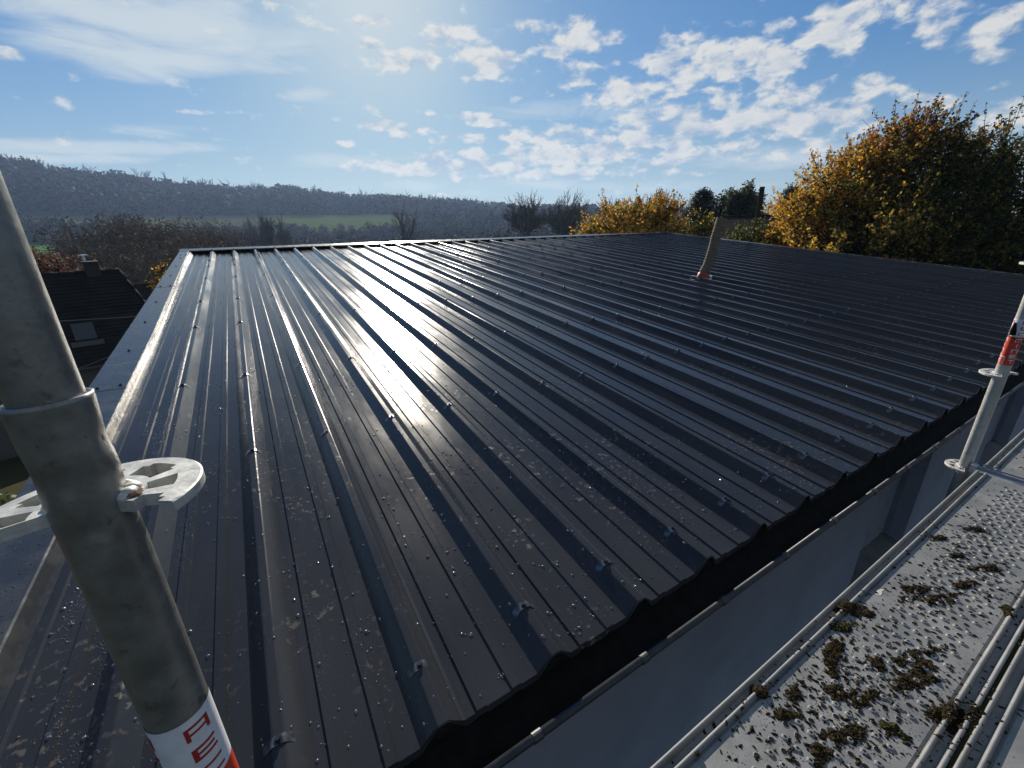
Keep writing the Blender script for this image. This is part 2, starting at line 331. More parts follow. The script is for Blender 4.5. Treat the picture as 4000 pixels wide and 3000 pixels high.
# saddle screws on the rib crests
ROWS = [8.314, 7.744, 6.743, 5.394, 4.391, 3.071, 2.052, 0.722]
def saddle():
    m = MB()
    pr = [(-0.034, -0.0225), (-0.0155, -0.0005), (-0.0105, 0.0015), (0.0105, 0.0015), (0.0155, -0.0005), (0.034, -0.0225)]
    out = [(a * 1.02, b + 0.0018) for a, b in pr]
    m.prism(pr + out[::-1], lambda p, e: RF(p[0], (-0.011, 0.011)[e], p[1]))
    m.tube([RF(0, 0, 0.002), RF(0, 0, 0.0045)], 0.0095, 12)
    m.tube([RF(0, 0, 0.0045), RF(0, 0, 0.0115)], [0.0062, 0.0056], 6)
    return m
spots = []
for r in ROWS:
    for i in range(0, NR):
        if XL + 0.1 < i * P_ < XR - 0.1:
            p = RF(i * P_ + rng.normal(0, 0.0015), r + rng.normal(0, 0.012), 0); spots.append((np.linalg.norm(p - CAM), p))
spots.sort(key=lambda q: q[0])
proto = None
o_sheet = origin(sheet)
sm = saddle(); me = bpy.data.meshes.new('saddle_screw'); me.from_pydata([tuple(p) for p in sm.v], [], sm.f); me.materials.append(M_SCREW); me.materials.append(M_CLIPM)
for pl in me.polygons: pl.material_index = 1 if pl.index < 14 else 0
for k, (d, p) in enumerate(spots[:100]):
    o = bpy.data.objects.new('saddle_screw', me); COL.objects.link(o); o.parent = sheet; o.location = tuple(p - o_sheet)
rest = MB()
for d, p in spots[100:]: rest.add([np.array(q) + p for q in sm.v], sm.f)
setp(rest.build('saddle_screws', M_SCREW, sheet), kind='stuff')

# ridge flashing and the dark closure under it
cl = MB(); cl.prism([(9.535, -0.075), (9.60, -0.075), (9.60, -0.0025), (9.535, -0.0025)], lambda p, e: RF((XL + .01, XR - .01)[e], p[0], p[1]))
cl.build('closure_strip', M_DARK, bld)
rf = MB()
pr = [(9.49, -0.004), (9.492, 0.012), (9.71, 0.022), (9.722, 0.016), (9.73, -0.20), (9.728, -0.20), (9.718, 0.012), (9.708, 0.019), (9.495, 0.009), (9.493, -0.004)]
rf.prism(pr, lambda p, e: RF((-0.475, 12.26)[e], p[0], p[1]))
ridge = rf.build('ridge_flashing', M_FLASH, bld)
for i in range(0, NR):
    if i * P_ < XR - .1:
        b = MB(); b.tube([RF(i * P_, 9.53, 0.012), RF(i * P_, 9.53, 0.016)], 0.011, 10); b.tube([RF(i * P_, 9.53, 0.016), RF(i * P_, 9.53, 0.023)], 0.0068, 6)
        b.build('screw', M_SCREW, ridge)
# left verge flashing: three lapped lengths
def xin(v): return -0.275 if v < 4.35 else -0.275 - 0.062 * (v - 4.35) / 5.15
def xout(v): return -0.468
cuts = [(0.50, 3.25), (3.15, 6.35), (6.28, 9.735)]
for k, (a, b_) in enumerate(cuts):
    m = MB(); vv = np.linspace(a, b_, 9); dn = 0.0015 * k
    sec = lambda v: [(xout(v) - 0.004, -0.16 + dn), (xout(v) - .002, 0.003 + dn), (xout(v) + .004, 0.006 + dn), (xin(v) - 0.006, 0.006 + dn), (xin(v), 0.003 + dn), (xin(v) + 0.012, -0.042 + dn), (xin(v) + 0.03, -0.043 + dn),
                     (xin(v) + 0.03, -0.0445 + dn), (xin(v) + 0.0105, -0.0435 + dn), (xin(v) - 0.002, 0.001 + dn), (xin(v) - .007, 0.0035 + dn), (xout(v) + .004, 0.0035 + dn), (xout(v), 0.002 + dn), (xout(v) - .0025, -0.16 + dn)]
    rows = [[RF(x, v, n) for x, n in sec(v)] for v in vv]
    nn = len(rows[0]); V = [p for r in rows for p in r]
    F = [(i * nn + j, i * nn + (j + 1) % nn, (i + 1) * nn + (j + 1) % nn, (i + 1) * nn + j) for i in range(len(vv) - 1) for j in range(nn)]
    F += [tuple(range(nn - 1, -1, -1)), tuple((len(vv) - 1) * nn + j for j in range(nn))]
    m.add(V, F)
    fl = m.build('verge_flashing', M_FLASH, bld)
    sv = [(a + 0.05, (0.25, 0.8))] + [(q, (0.5,)) for q in np.arange(a + 0.75, b_ - 0.4, 0.8)]
    if k == 2: sv += [(9.62, (0.1, 0.3, 0.5, 0.7, 0.92)), (9.0, (0.35, 0.85))]
    for v, ts in sv:
        for tq in ts:
            x = xout(v) + (xin(v) - xout(v)) * tq
            b = MB(); b.tube([RF(x, v, 0.006 + dn), RF(x, v, 0.009 + dn)], 0.009, 10); b.tube([RF(x, v, 0.009 + dn), RF(x, v, 0.016 + dn)], 0.0058, 6)
            b.build('screw', M_SCREW, fl)
# right verge flashing
m = MB(); m.prism([(12.085, -0.036), (12.095, 0.004), (12.25, 0.006), (12.255, -0.16), (12.252, -0.16), (12.247, 0.003), (12.098, 0.001), (12.088, -0.036)], lambda p, e: RF(p[0], (0.50, 9.735)[e], p[1]))
m.build('verge_flashing', M_FLASH, bld)
# foam closure and fascia at the eave
for i in range(-1, NR):
    m = MB()
    # ragged foam filler in the rib mouths
    x = i * P_
    if XL + .06 < x < XR - .06:
        jit = rng.normal(0, 0.004, 8)
        pr = [(-0.060, -0.052), (-0.05, -0.046), (-0.017, -0.009 - abs(jit[0])), (-0.012, -0.005), (0.0, -0.004 - abs(jit[1])), (0.012, -0.008 - abs(jit[2])), (0.03, -0.028), (0.052, -0.046), (0.06, -0.052)]
        m.prism([(x + a, b) for a, b in pr], lambda p, e: RF(p[0], (V0 + 0.006 + abs(jit[3]), 0.8)[e], p[1]))
        m.build('foam_filler', M_DARK, bld)
m = MB(); m.prism([(0.572, -0.054), (0.66, -0.054), (0.66, -0.16), (0.572, -0.16)], lambda p, e: RF((-0.46, 12.24)[e], p[0], p[1])); m.build('fascia_board', M_DARK, bld)
# gutter
gx0, gx1 = -0.50, 12.26
cy, cz, rr = 0.520, -0.035, 0.064
arc = [(cy + rr * math.cos(a), cz + rr * 1.15 * math.sin(a)) for a in np.linspace(0, -math.pi, 17)]
arc[0] = (cy + rr, cz + 0.02)
inn = arc; outr = [(cy + (rr + .003) * math.cos(a), cz - .001 + (rr * 1.15 + .003) * math.sin(a)) for a in np.linspace(0, -math.pi, 17)]
m = MB(); m.prism(inn + outr[::-1], lambda p, e: (( gx0, gx1)[e], p[0], p[1])); gut = m.build('gutter', M_GUT_IN, bld, smooth=False)
m = MB(); m.tube([(gx0, 0.4535, -0.031), (gx1, 0.4535, -0.031)], 0.0105, 14); bead = m.build('gutter_bead', M_GUT, gut, smooth=True)
for k in range(-3, 32):
    x = 0.868 + 0.3765 * k
    if gx0 + .05 < x < gx1 - .05:
        m = MB(); m.tube([(x - .013, 0.4535, -0.031), (x + .013, 0.4535, -0.031)], 0.0128, 14)
        m.build('gutter_bracket', M_GUT, gut)
# walls with two recessed shutters on the eave side
YW = 0.60; WT = -0.06
ops = [(3.44, 4.30, -1.12), (5.95, 7.05, -1.12)]
m = MB(); x = -0.46
for a, b_, zs in ops:
    m.box((x, YW, GZ - .3), (a, YW + .2, WT)); m.box((a, YW, GZ - .3), (b_, YW + .2, zs - 0.06)); m.box((a, YW, -0.28), (b_, YW + .2, WT)); x = b_
m.box((x, YW, GZ - .3), (12.2, YW + .2, WT))
m.box((-0.46, YW + .2, GZ - .3), (-0.26, 9.45, WT)); m.box((12.0, YW + .2, GZ - .3), (12.2, 9.45, WT)); m.box((-0.46, 9.45, GZ - .3), (12.2, 9.65, WT + .3))
for sx in (-0.46, 12.0):
    m.add([(sx, .8, WT), (sx, 9.65, WT), (sx, 9.6, 0.83), (sx + .2, .8, WT), (sx + .2, 9.65, WT), (sx + .2, 9.6, 0.83)], [(0, 2, 1), (3, 4, 5), (0, 3, 5, 2), (1, 2, 5, 4), (0, 1, 4, 3)])
m.build('wall', M_WALL, bld)
for a, b_, zs in ops:
    sh = MB()
    z = zs
    while z < -0.30:
        sh.prism([(YW + .118, z), (YW + .111, z + .006), (YW + .111, z + .036), (YW + .118, z + .042), (YW + .13, z + .042), (YW + .13, z)], lambda p, e: ((a + .002, b_ - .002)[e], p[0], p[1])); z += .042
    s_ = sh.build('roller_shutter', M_SHUT, bld)
    for g0_, g1_ in ((a, a + .028), (b_ - .028, b_)):
        gd = MB(); gd.box((g0_, YW + .075, zs), (g1_, YW + .1185, -.29)); gd.build('guide_rail', M_SHUT, s_)
    si = MB(); si.prism([(YW - .035, zs - .045), (YW + .135, zs - .002), (YW + .135, zs - .058), (YW - .035, zs - .07)], lambda p, e: ((a - .002, b_ + .002)[e], p[0], p[1])); si.build('window_sill', M_SILL, bld)

# ------------------------------------------------------------------ vent hose through the roof
M_HOSE = pmat('hose_fabric', (0.22, 0.18, 0.125), (0.15, 0.125, 0.09), 16, 5, rough=0.85, bump=0.15, bscale=80, spec=0.2)
M_RED = pmat('red_silicone', (0.33, 0.025, 0.015), (0.24, 0.02, 0.012), 30, 4, rough=0.5)
M_SEAL = pmat('sealant', (0.55, 0.56, 0.58), (0.35, 0.36, 0.38), 40, 4, rough=0.35)
M_BLACK = pmat('black_inside', (0.006, 0.006, 0.006), rough=0.9, spec=0.1)
base = RF(6.45, 4.08, -0.036)
vp = thing('vent_hose', 'beige corrugated vent hose sticking up through the metal roof from a red collar', 'vent hose', tuple(base))
key = np.array([[6.455, 4.062, 0.365], [6.4485, 4.0712, 0.4501], [6.4797, 4.0316, 0.5756], [6.4938, 4.0099, 0.717], [6.5042, 3.992, 0.8481], [6.5098, 3.9844, 0.9792], [6.5249, 3.9618, 1.1121], [6.5343, 3.9467, 1.2394]])
tt = np.linspace(0, len(key) - 1, 121)
pts = np.stack([np.interp(tt, range(len(key)), key[:, c]) for c in range(3)], 1)
for _ in range(30): pts[1:-1] = 0.25 * pts[:-2] + 0.5 * pts[1:-1] + 0.25 * pts[2:]
rad = [0.070 + 0.0028 * (1 if i % 4 < 2 else -1) + 0.0015 * math.sin(i * .9) for i in range(121)]
m = MB(); m.tube(pts, rad, 22, cap=False); m.tube([pts[-1] - (pts[-1] - pts[-2]) * 0, pts[-40]], [0.064, 0.058], 18, cap=False)
hose = m.build('hose', M_HOSE, vp, smooth=True)
m = MB(); d_ = (pts[-1] - pts[-3]); d_ /= np.linalg.norm(d_); m.tube([pts[-1] - d_ * .10, pts[-1] - d_ * .03], 0.062, 18); m.build('hose_mouth', M_BLACK, hose)
c0 = np.array([6.445, 4.066, 0.352]); m = MB(); m.tube([c0, c0 + np.array([.003, -.001, .05]), c0 + np.array([.008, -.004, .085]), c0 + np.array([.010, -.006, .092])], [0.100, 0.093, 0.084, 0.074], 24); m.build('collar', M_RED, vp, smooth=True)
m = MB(); k = 40; ring = []
for i in range(k):
    a = 2 * math.pi * i / k; r = 0.150 + 0.028 * math.sin(3 * a + 1) + rng.normal(0, .008)
    x, v = 6.445 + r * math.cos(a) * 1.25, 4.085 + r * math.sin(a) * .8
    ring.append((x, v))
inn_ = [(6.445 + 0.085 * math.cos(2 * math.pi * i / k), 4.085 + 0.085 * math.sin(2 * math.pi * i / k)) for i in range(k)]
Vv = [RF(x, v, prof_h(x) + 0.004) for x, v in ring] + [RF(x, v, max(prof_h(x), -0.015) + 0.012) for x, v in inn_]
m.add(Vv, [(i, (i + 1) % k, k + (i + 1) % k, k + i) for i in range(k)]); m.build('sealant_patch', M_SEAL, vp, smooth=True)

# ------------------------------------------------------------------ rain drops on the sheets
M_DROP = pmat('water', (0.06, 0.066, 0.076), rough=0.10, spec=0.9, ior=1.45)
nth, nph = 7, 3
tv, tf = [], []
for j in range(nph):
    ph = math.pi / 2 * j / nph
    for i in range(nth): a = 2 * math.pi * i / nth; tv.append((math.cos(ph) * math.cos(a), math.cos(ph) * math.sin(a), math.sin(ph) * .62))
tv.append((0, 0, .62)); tv = np.array(tv)
for j in range(nph - 1):
    for i in range(nth): tf += [(j * nth + i, j * nth + (i + 1) % nth, (j + 1) * nth + (i + 1) % nth), (j * nth + i, (j + 1) * nth + (i + 1) % nth, (j + 1) * nth + i)]
for i in range(nth): tf.append(((nph - 1) * nth + i, (nph - 1) * nth + (i + 1) % nth, len(tv) - 1))
tf = np.array(tf)
X, V, R = [], [], []
def drops(n, vmin, vmax, xmin, xmax, r0, r1):
    q = vmin + (vmax - vmin) * rng.random(n) ** 1.3; X.append(rng.uniform(xmin, xmax, n)); V.append(q); R.append(r0 + (r1 - r0) * rng.random(n) ** 2.5)
drops(2200, 0.60, 3.2, -.22, 4.5, .0013, .0062); drops(900, .58, 2.0, -.22, 2.2, .0013, .0052); drops(2200, 2.6, 6.5, -.22, 7.5, .0022, .006); drops(900, 5, 9.3, -.2, 10, .003, .007)
for _ in range(70):       # dense beads in narrow runs
    i = rng.integers(0, 9); u = rng.choice([.104, .104, .208, .208, .26, .075]) + rng.normal(0, .004); v0 = rng.uniform(.6, 3.0); ln = rng.uniform(.08, .45); n = int(180 * ln)
    X.append(i * P_ + u + rng.normal(0, .009, n)); V.append(v0 + rng.random(n) * ln); R.append(rng.uniform(.0009, .0019, n))
for _ in range(22):       # beads along the left bay
    v0 = rng.uniform(.7, 2.6); n = 80; X.append(-.11 + rng.choice([0, .03, -.06, .2]) + rng.normal(0, .012, n)); V.append(v0 + rng.random(n) * .3); R.append(rng.uniform(.0010, .0022, n))
for _ in range(7):        # beads hanging on a rib edge
    i = rng.integers(0, 8); v0 = rng.uniform(.7, 3.2); n = 40; X.append(np.full(n, i * P_ + .0125) + rng.normal(0, .001, n)); V.append(v0 + rng.random(n) * .8); R.append(rng.uniform(.0014, .003, n))
X, V, R = map(np.concatenate, (X, V, R)); keep = (V > .58) & (V < 9.4); X, V, R = X[keep], V[keep], R[keep]
H = prof_h(X); C0 = np.stack([X, V * CA - H * SA, V * SA + H * CA + 0.0002], 1)
asp = 1 + .5 * rng.random(len(X)) ** 2
vv = np.repeat(tv[None], len(X), 0) * R[:, None, None]; vv[:, :, 1] *= asp[:, None]; vv[:, :, 2] += vv[:, :, 1] * SA
vv += C0[:, None]
ff = (tf[None] + (np.arange(len(X)) * len(tv))[:, None, None]).reshape(-1, 3)
setp(mesh_np('rain_drops', vv.reshape(-1, 3), ff, M_DROP, smooth=True), 'clear rain drops beaded over the dark metal roof sheets', 'water drops', kind='stuff')
# beads on the near verge flashing
n = 700; V = .55 + 2.4 * rng.random(n) ** 1.5; X = rng.uniform(-.46, -.29, n); R = rng.uniform(.0009, .0028, n)
C0 = np.stack([X, V * CA - .0065 * SA, V * SA + .0065 * CA], 1)
vv = np.repeat(tv[None], n, 0) * R[:, None, None] + C0[:, None]
ff = (tf[None] + (np.arange(n) * len(tv))[:, None, None]).reshape(-1, 3)
setp(mesh_np('rain_drops', vv.reshape(-1, 3), ff, M_DROP, smooth=True), 'fine rain drops on the flat verge flashing behind the near pole', 'water drops', kind='stuff')

# ------------------------------------------------------------------ scaffold
def galv(name, c1, c2, rough, scale=20, metal=0.35, bump=0.1, bs=70):
    return pmat(name, c1, c2, scale, 8, 0.38, 0.66, rough, rough + .15, metal, bump, bs)
M_TUBE = galv('galvanised_tube', (0.18, 0.18, 0.168), (0.25, 0.25, 0.236), 0.30, 45, metal=0.5, bump=0.035, bs=160)
def speckle(m, scale, lo, hi, col, amt):
    t = m.node_tree; b = t.nodes['Principled BSDF']; src = b.inputs['Base Color'].links[0].from_socket
    n = t.nodes.new('ShaderNodeTexNoise'); n.inputs['Scale'].default_value = scale; n.inputs['Detail'].default_value = 7; n.inputs['Roughness'].default_value = 0.7
    tc = t.nodes.new('ShaderNodeTexCoord'); t.links.new(tc.outputs['Object'], n.inputs['Vector'])
    r = t.nodes.new('ShaderNodeMapRange'); r.inputs[1].default_value = lo; r.inputs[2].default_value = hi; r.inputs[4].default_value = amt; t.links.new(n.outputs[0], r.inputs[0])
    x = t.nodes.new('ShaderNodeMix'); x.data_type = 'RGBA'; x.inputs[7].default_value = (*col, 1)
    t.links.new(r.outputs[0], x.inputs[0]); t.links.new(src, x.inputs[6]); t.links.new(x.outputs[2], b.inputs['Base Color'])
speckle(M_TUBE, 60, .58, .66, (.07, .068, .06), .55); speckle(M_TUBE, 200, .60, .70, (.05, .045, .038), .5); speckle(M_TUBE, 18, .60, .74, (.34, .34, .33), .4)
M_TUBE2 = galv('galvanised_tube_clean', (0.36, 0.36, 0.33), (0.46, 0.46, 0.44), 0.45, 30)
M_ROS = galv('galvanised_rosette', (0.42, 0.42, 0.39), (0.62, 0.62, 0.58), 0.45, 60, 0.25)
M_RUST = pmat('rust', (0.10, 0.045, 0.02), (0.05, 0.025, 0.015), 120, 4, rough=0.9)
M_WHITE = pmat('sticker_white', (0.72, 0.73, 0.76), (0.60, 0.61, 0.64), 60, 5, rough=0.55)
M_ORANGE = pmat('sticker_red', (0.62, 0.050, 0.018), (0.52, 0.04, 0.016), 50, 4, rough=0.5)
M_DRED = pmat('letter_red', (0.34, 0.018, 0.014), rough=0.5)

def polar(r, th, z): a = math.radians(th); return (r * math.cos(a), r * math.sin(a), z)
def patch(mb, r, t0, t1, z0, z1, thick=0.0003, step=3.0):
    n = max(1, int(abs(t1 - t0) / step)); ts = np.linspace(t0, t1, n + 1)
    if t1 - t0 >= 360:
        V = [polar(r, t, z) for t in ts[:-1] for z in (z0, z1)]; k = n
        return mb.add(V, [(2 * i, 2 * ((i + 1) % k), 2 * ((i + 1) % k) + 1, 2 * i + 1) for i in range(k)])
    V = [polar(q, t, z) for t in ts for q, z in ((r, z0), (r, z1), (r - thick, z1), (r - thick, z0))]
    F = []
    for i in range(n):
        for a in range(4): F.append((4 * i + a, 4 * i + 4 + a, 4 * i + 4 + (a + 1) % 4, 4 * i + (a + 1) % 4))
    F += [(0, 1, 2, 3), (4 * n + 3, 4 * n + 2, 4 * n + 1, 4 * n)]
    return mb.add(V, F)
GLYPH = {   # strokes in a 1 x 1 cell: x0, x1, y0, y1 (y up)
    'R': [(0, .16, 0, 1), (.16, 1, .83, 1), (.16, 1, .36, .52), (.84, 1, .52, .83), (.84, 1, 0, .36)],
    'E': [(0, .20, 0, 1), (.20, 1, .82, 1), (.20, .92, .41, .58), (.20, 1, 0, .18)],
    'C': [(0, .16, 0, 1), (.16, 1, .83, 1), (.16, 1, 0, .17)],
    'M': [(0, .14, 0, 1), (.14, 1, .84, 1), (.43, .57, 0, .84), (.86, 1, 0, .84)],
    'I': [(.42, .58, 0, 1)],
    'N': [(0, .15, 0, 1), (.15, 1, .84, 1), (.85, 1, 0, .84)],
    'T': [(0, 1, .82, 1), (.42, .58, 0, .82)],
    'mark': [(0, .16, 0, 1), (.84, 1, 0, 1), (.16, .84, .90, 1), ]}
def letter(parent, ch, r, t0, t1, z0, z1, mat):
    m = MB()
    for x0, x1, y0, y1 in GLYPH[ch]: patch(m, r, t0 + (t1 - t0) * x0, t0 + (t1 - t0) * x1, z0 + (z1 - z0) * y0, z0 + (z1 - z0) * y1)
    return m.build('letter' if ch != 'mark' else 'logo_mark', mat, parent)
def sticker(parent, r, ztop, th_text):
    """white band over a red band, the words REC / MINET stacked down it"""
    w = MB(); patch(w, r, 0, 360, ztop - .080, ztop); st = w.build('sticker', M_WHITE, parent, smooth=True)
    w = MB(); patch(w, r, 0, 360, ztop - .213, ztop - .080); w.build('red_band', M_ORANGE, st, smooth=True)
    for t in th_text:
        for k, ch in enumerate('REC'): letter(st, ch, r + .0004, t - 24, t + 24, ztop - .0235 - .0255 * k, ztop - .0085 - .0255 * k, M_DRED)
        for k, ch in enumerate('MINET'): letter(st, ch, r + .0004, t - 26, t + 26, ztop - .104 - .0245 * k, ztop - .088 - .0245 * k, M_WHITE)
    for t in th_text: letter(st, 'mark', r + .0004, t - 92, t - 52, ztop - .212, ztop - .172, M_WHITE)
    return st
def rosette(parent, zc, rin=0.0246, rout=0.0725, th=0.010, rot=0.0, gap=(-165, -37)):
    rr = [rin - .002, 0.0345, 0.038, 0.055, 0.0600, rout - .006, rout - .0014, rout]; na = 180
    def hole(i, j):
        a = (360 * (j + .5) / na + rot) % 90
        if a > 45: a -= 90
        big = abs(abs(a) - 45) < 20; small = abs(a) < 12
        if big: return i in (2, 3) if abs(abs(a) - 45) < 13 else i == 2
        return small and i in (1, 2)
    def gone(i, j):
        a = 360 * (j % na + .5) / na; a = a - 360 if a > 180 + gap[0] + 180 else a
        d0, d1 = (a - gap[0]) % 360, (gap[1] - a) % 360
        if d0 < (gap[1] - gap[0]): return True
        e = min((gap[0] - a) % 360, (a - gap[1]) % 360)
        return False
    V, F = [], []
    top = lambda i: th / 2 - (0.0012 if i == len(rr) - 1 else 0)
    for s in (1, -1):
        for i, r in enumerate(rr):
            for j in range(na): V.append(polar(r, 360 * j / na, zc + s * top(i)))
    off = len(rr) * na; id_ = lambda s, i, j: (0 if s > 0 else off) + i * na + j % na
    solid = lambda i, j: 0 <= i < len(rr) - 1 and not hole(i, j % na) and not gone(i, j % na)
    for i in range(len(rr) - 1):
        for j in range(na):
            if not solid(i, j): continue
            F.append((id_(1, i, j), id_(1, i + 1, j), id_(1, i + 1, j + 1), id_(1, i, j + 1)))
            F.append((id_(-1, i, j + 1), id_(-1, i + 1, j + 1), id_(-1, i + 1, j), id_(-1, i, j)))
            if not solid(i - 1, j): F.append((id_(1, i, j), id_(1, i, j + 1), id_(-1, i, j + 1), id_(-1, i, j)))
            if not solid(i + 1, j): F.append((id_(1, i + 1, j + 1), id_(1, i + 1, j), id_(-1, i + 1, j), id_(-1, i + 1, j + 1)))
            if not solid(i, j - 1): F.append((id_(1, i + 1, j), id_(1, i, j), id_(-1, i, j), id_(-1, i + 1, j)))
            if not solid(i, j + 1): F.append((id_(1, i, j + 1), id_(1, i + 1, j + 1), id_(-1, i + 1, j + 1), id_(-1, i, j + 1)))
    m = MB(); m.add(V, F); o = m.build('rosette', M_ROS, parent)
    # weld beads between disc and tube
    m = MB()
    for k in range(22):
        a = -28 + 9.4 * k + rng.normal(0, 2); r0 = .0040 + abs(rng.normal(0, .0009)) + (.0022 if k in (1, 2, 3) else 0); c = polar(rin + .001, a, zc + th / 2)
        n_ = 8; V = [tuple(np.array(c) + r0 * np.array([math.cos(p) * math.cos(q), math.sin(p) * math.cos(q), .8 * math.sin(q)])) for q in (-.4, .3, .9) for p in [2 * math.pi * i / n_ for i in range(n_)]] + [(c[0], c[1], c[2] + r0 * .8)]
        m.add(V, [(a_ * n_ + i, a_ * n_ + (i + 1) % n_, (a_ + 1) * n_ + (i + 1) % n_, (a_ + 1) * n_ + i) for a_ in (0, 1) for i in range(n_)] + [(16 + i, 16 + (i + 1) % n_, 24) for i in range(n_)])
    m.build('weld_bead', M_ROS, o, smooth=True)
    return o
def shaped_tube(parent, name, mat, z0, z1, rfun, nz, nt_=64, inner=None):
    zz = np.linspace(z0, z1, nz); V = [polar(rfun(z, 360 * k / nt_), 360 * k / nt_, z) for z in zz for k in range(nt_)]
    F = [(i * nt_ + k, i * nt_ + (k + 1) % nt_, (i + 1) * nt_ + (k + 1) % nt_, (i + 1) * nt_ + k) for i in range(nz - 1) for k in range(nt_)]
    if inner:
        b = len(V); V += [polar(inner, 360 * k / nt_, z) for z in (z1, z1 - .06) for k in range(nt_)]; t = (nz - 1) * nt_
        F += [(t + k, t + (k + 1) % nt_, b + (k + 1) % nt_, b + k) for k in range(nt_)] + [(b + k, b + (k + 1) % nt_, b + nt_ + (k + 1) % nt_, b + nt_ + k) for k in range(nt_)]
    m = MB(); m.add(V, F); return m.build(name, mat, parent, smooth=True)

# near standard (leans a little): local axis z along the tube, base at the deck rosette
dL = np.array([-0.01472, 0.06499, 0.99778]); ex = np.array([1, 0, 0]) - dL * dL[0]; ex /= np.linalg.norm(ex); ey = np.cross(dL, ex)
rotL = Matrix(((ex[0], ey[0], dL[0]), (ex[1], ey[1], dL[1]), (ex[2], ey[2], dL[2])))
st = thing('scaffold_standard', 'thick grey scaffold pole close up at the left, pressed socket joint above its rosette', 'scaffold pole', (0.35971, 0.23225, -0.045), 'scaffold poles', rotL)
RT = 0.02415
def ang(a, b): return (a - b + 180) % 360 - 180
def rlow(z, t):
    r = RT
    if z > 0.9:
        r += -0.0030 * math.exp(-((z - 1.053) / .013) ** 2) * math.exp(-(ang(t, -5) / 32) ** 2)
        r += -0.0027 * math.exp(-((z - 1.003) / .016) ** 2) * math.exp(-(ang(t, 2) / 30) ** 2)
        r += -0.0024 * math.exp(-((z - 1.030) / .012) ** 2) * math.exp(-(ang(t, -98) / 24) ** 2)
        r += -0.0022 * math.exp(-((z - 0.990) / .010) ** 2) * math.exp(-(ang(t, -78) / 20) ** 2)
        r += -0.0016 * math.exp(-((z - 1.035) / .015) ** 2) * math.exp(-(ang(t, -165) / 26) ** 2)
        r += 0.0006 * math.exp(-((z - 1.088) / .008) ** 2)
    return r
lo = shaped_tube(st, 'lower_tube', M_TUBE, 0.86, 1.089, rlow, 70, 72, inner=0.0213)
lo2 = shaped_tube(st, 'lower_tube', M_TUBE, -1.2, 0.8605, lambda z, t: RT - .00003, 4, 64)
shaped_tube(st, 'upper_tube', M_TUBE, 1.02, 2.4, lambda z, t: 0.0205, 6, 64)
for z in (0.0, 0.5, 1.0): rosette(st, z, rot=0)
sticker(st, RT + .00045, .7848, (-55, -168, 80))
m = MB()
for k in range(5):
    a = -20 + rng.normal(0, 6); c = np.array(polar(.030 + .004 * rng.random(), a, 1.0062)); q = [c + .004 * np.array([math.cos(p) * (1 + .4 * rng.random()), math.sin(p), 0]) for p in np.linspace(0, 5.4, 7)]
    m.add(q + [c + np.array([0, 0, .0016])], [(i, (i + 1) % 7, 7) for i in range(7)])
m.build('rust_spot', M_RUST, st)

st2 = thing('scaffold_standard', 'slimmer pale scaffold pole standing at the far end of the mossy plank', 'scaffold pole', (3.406, 0.308, -0.045), 'scaffold poles')
ORI[st2.name] = np.zeros(3)
shaped_tube(st2, 'tube', M_TUBE2, -1.6, 2.2, lambda z, t: RT, 8, 48)
for z in (0.0, 0.5, 1.0): rosette(st2, z, rot=0)
sticker(st2, RT + .00045, .762, (-138, 0, 110))
m = MB(); m.tube([polar(.031, 165, .690), polar(.030, 160, .712), polar(.027, 150, .745)], [.011, .010, .004], 10)
m.tube([polar(.0258, a, .675 + .012 * math.sin(math.radians(a))) for a in range(60, 271, 10)], .0013, 6); m.build('strap', M_BLACK, st2)

# steel planks
def plank_mat():
    m = galv('deck_steel', (0.17, 0.174, 0.174), (0.255, 0.255, 0.247), 0.55, 7, 0.25, 0.05, 60)
    t = m.node_tree; b = t.nodes['Principled BSDF']; src = b.inputs['Base Color'].links[0].from_socket
    n = t.nodes.new('ShaderNodeTexNoise'); n.inputs['Scale'].default_value = 11; n.inputs['Detail'].default_value = 6
    tc = t.nodes.new('ShaderNodeTexCoord'); t.links.new(tc.outputs['Object'], n.inputs['Vector'])
    r = t.nodes.new('ShaderNodeMapRange'); r.inputs[1].default_value = 0.58; r.inputs[2].default_value = 0.75; r.inputs[4].default_value = 0.55; t.links.new(n.outputs[0], r.inputs[0])
    x = t.nodes.new('ShaderNodeMix'); x.data_type = 'RGBA'; x.inputs[7].default_value = (0.14, 0.125, 0.10, 1)
    t.links.new(r.outputs[0], x.inputs[0]); t.links.new(src, x.inputs[6]); t.links.new(x.outputs[2], b.inputs['Base Color'])
    return m
M_DECK = plank_mat(); M_HOLE = pmat('hole_dark', (0.012, 0.012, 0.013), rough=0.9, spec=0.1)
M_STAIN = pmat('rust_streak', (0.42, 0.20, 0.09), (0.40, 0.33, 0.27), 30, 5, rough=0.7)
M_SPLAT = pmat('plaster_splash', (0.62, 0.58, 0.50), (0.45, 0.43, 0.39), 50, 4, rough=0.9)
ZD = -0.010
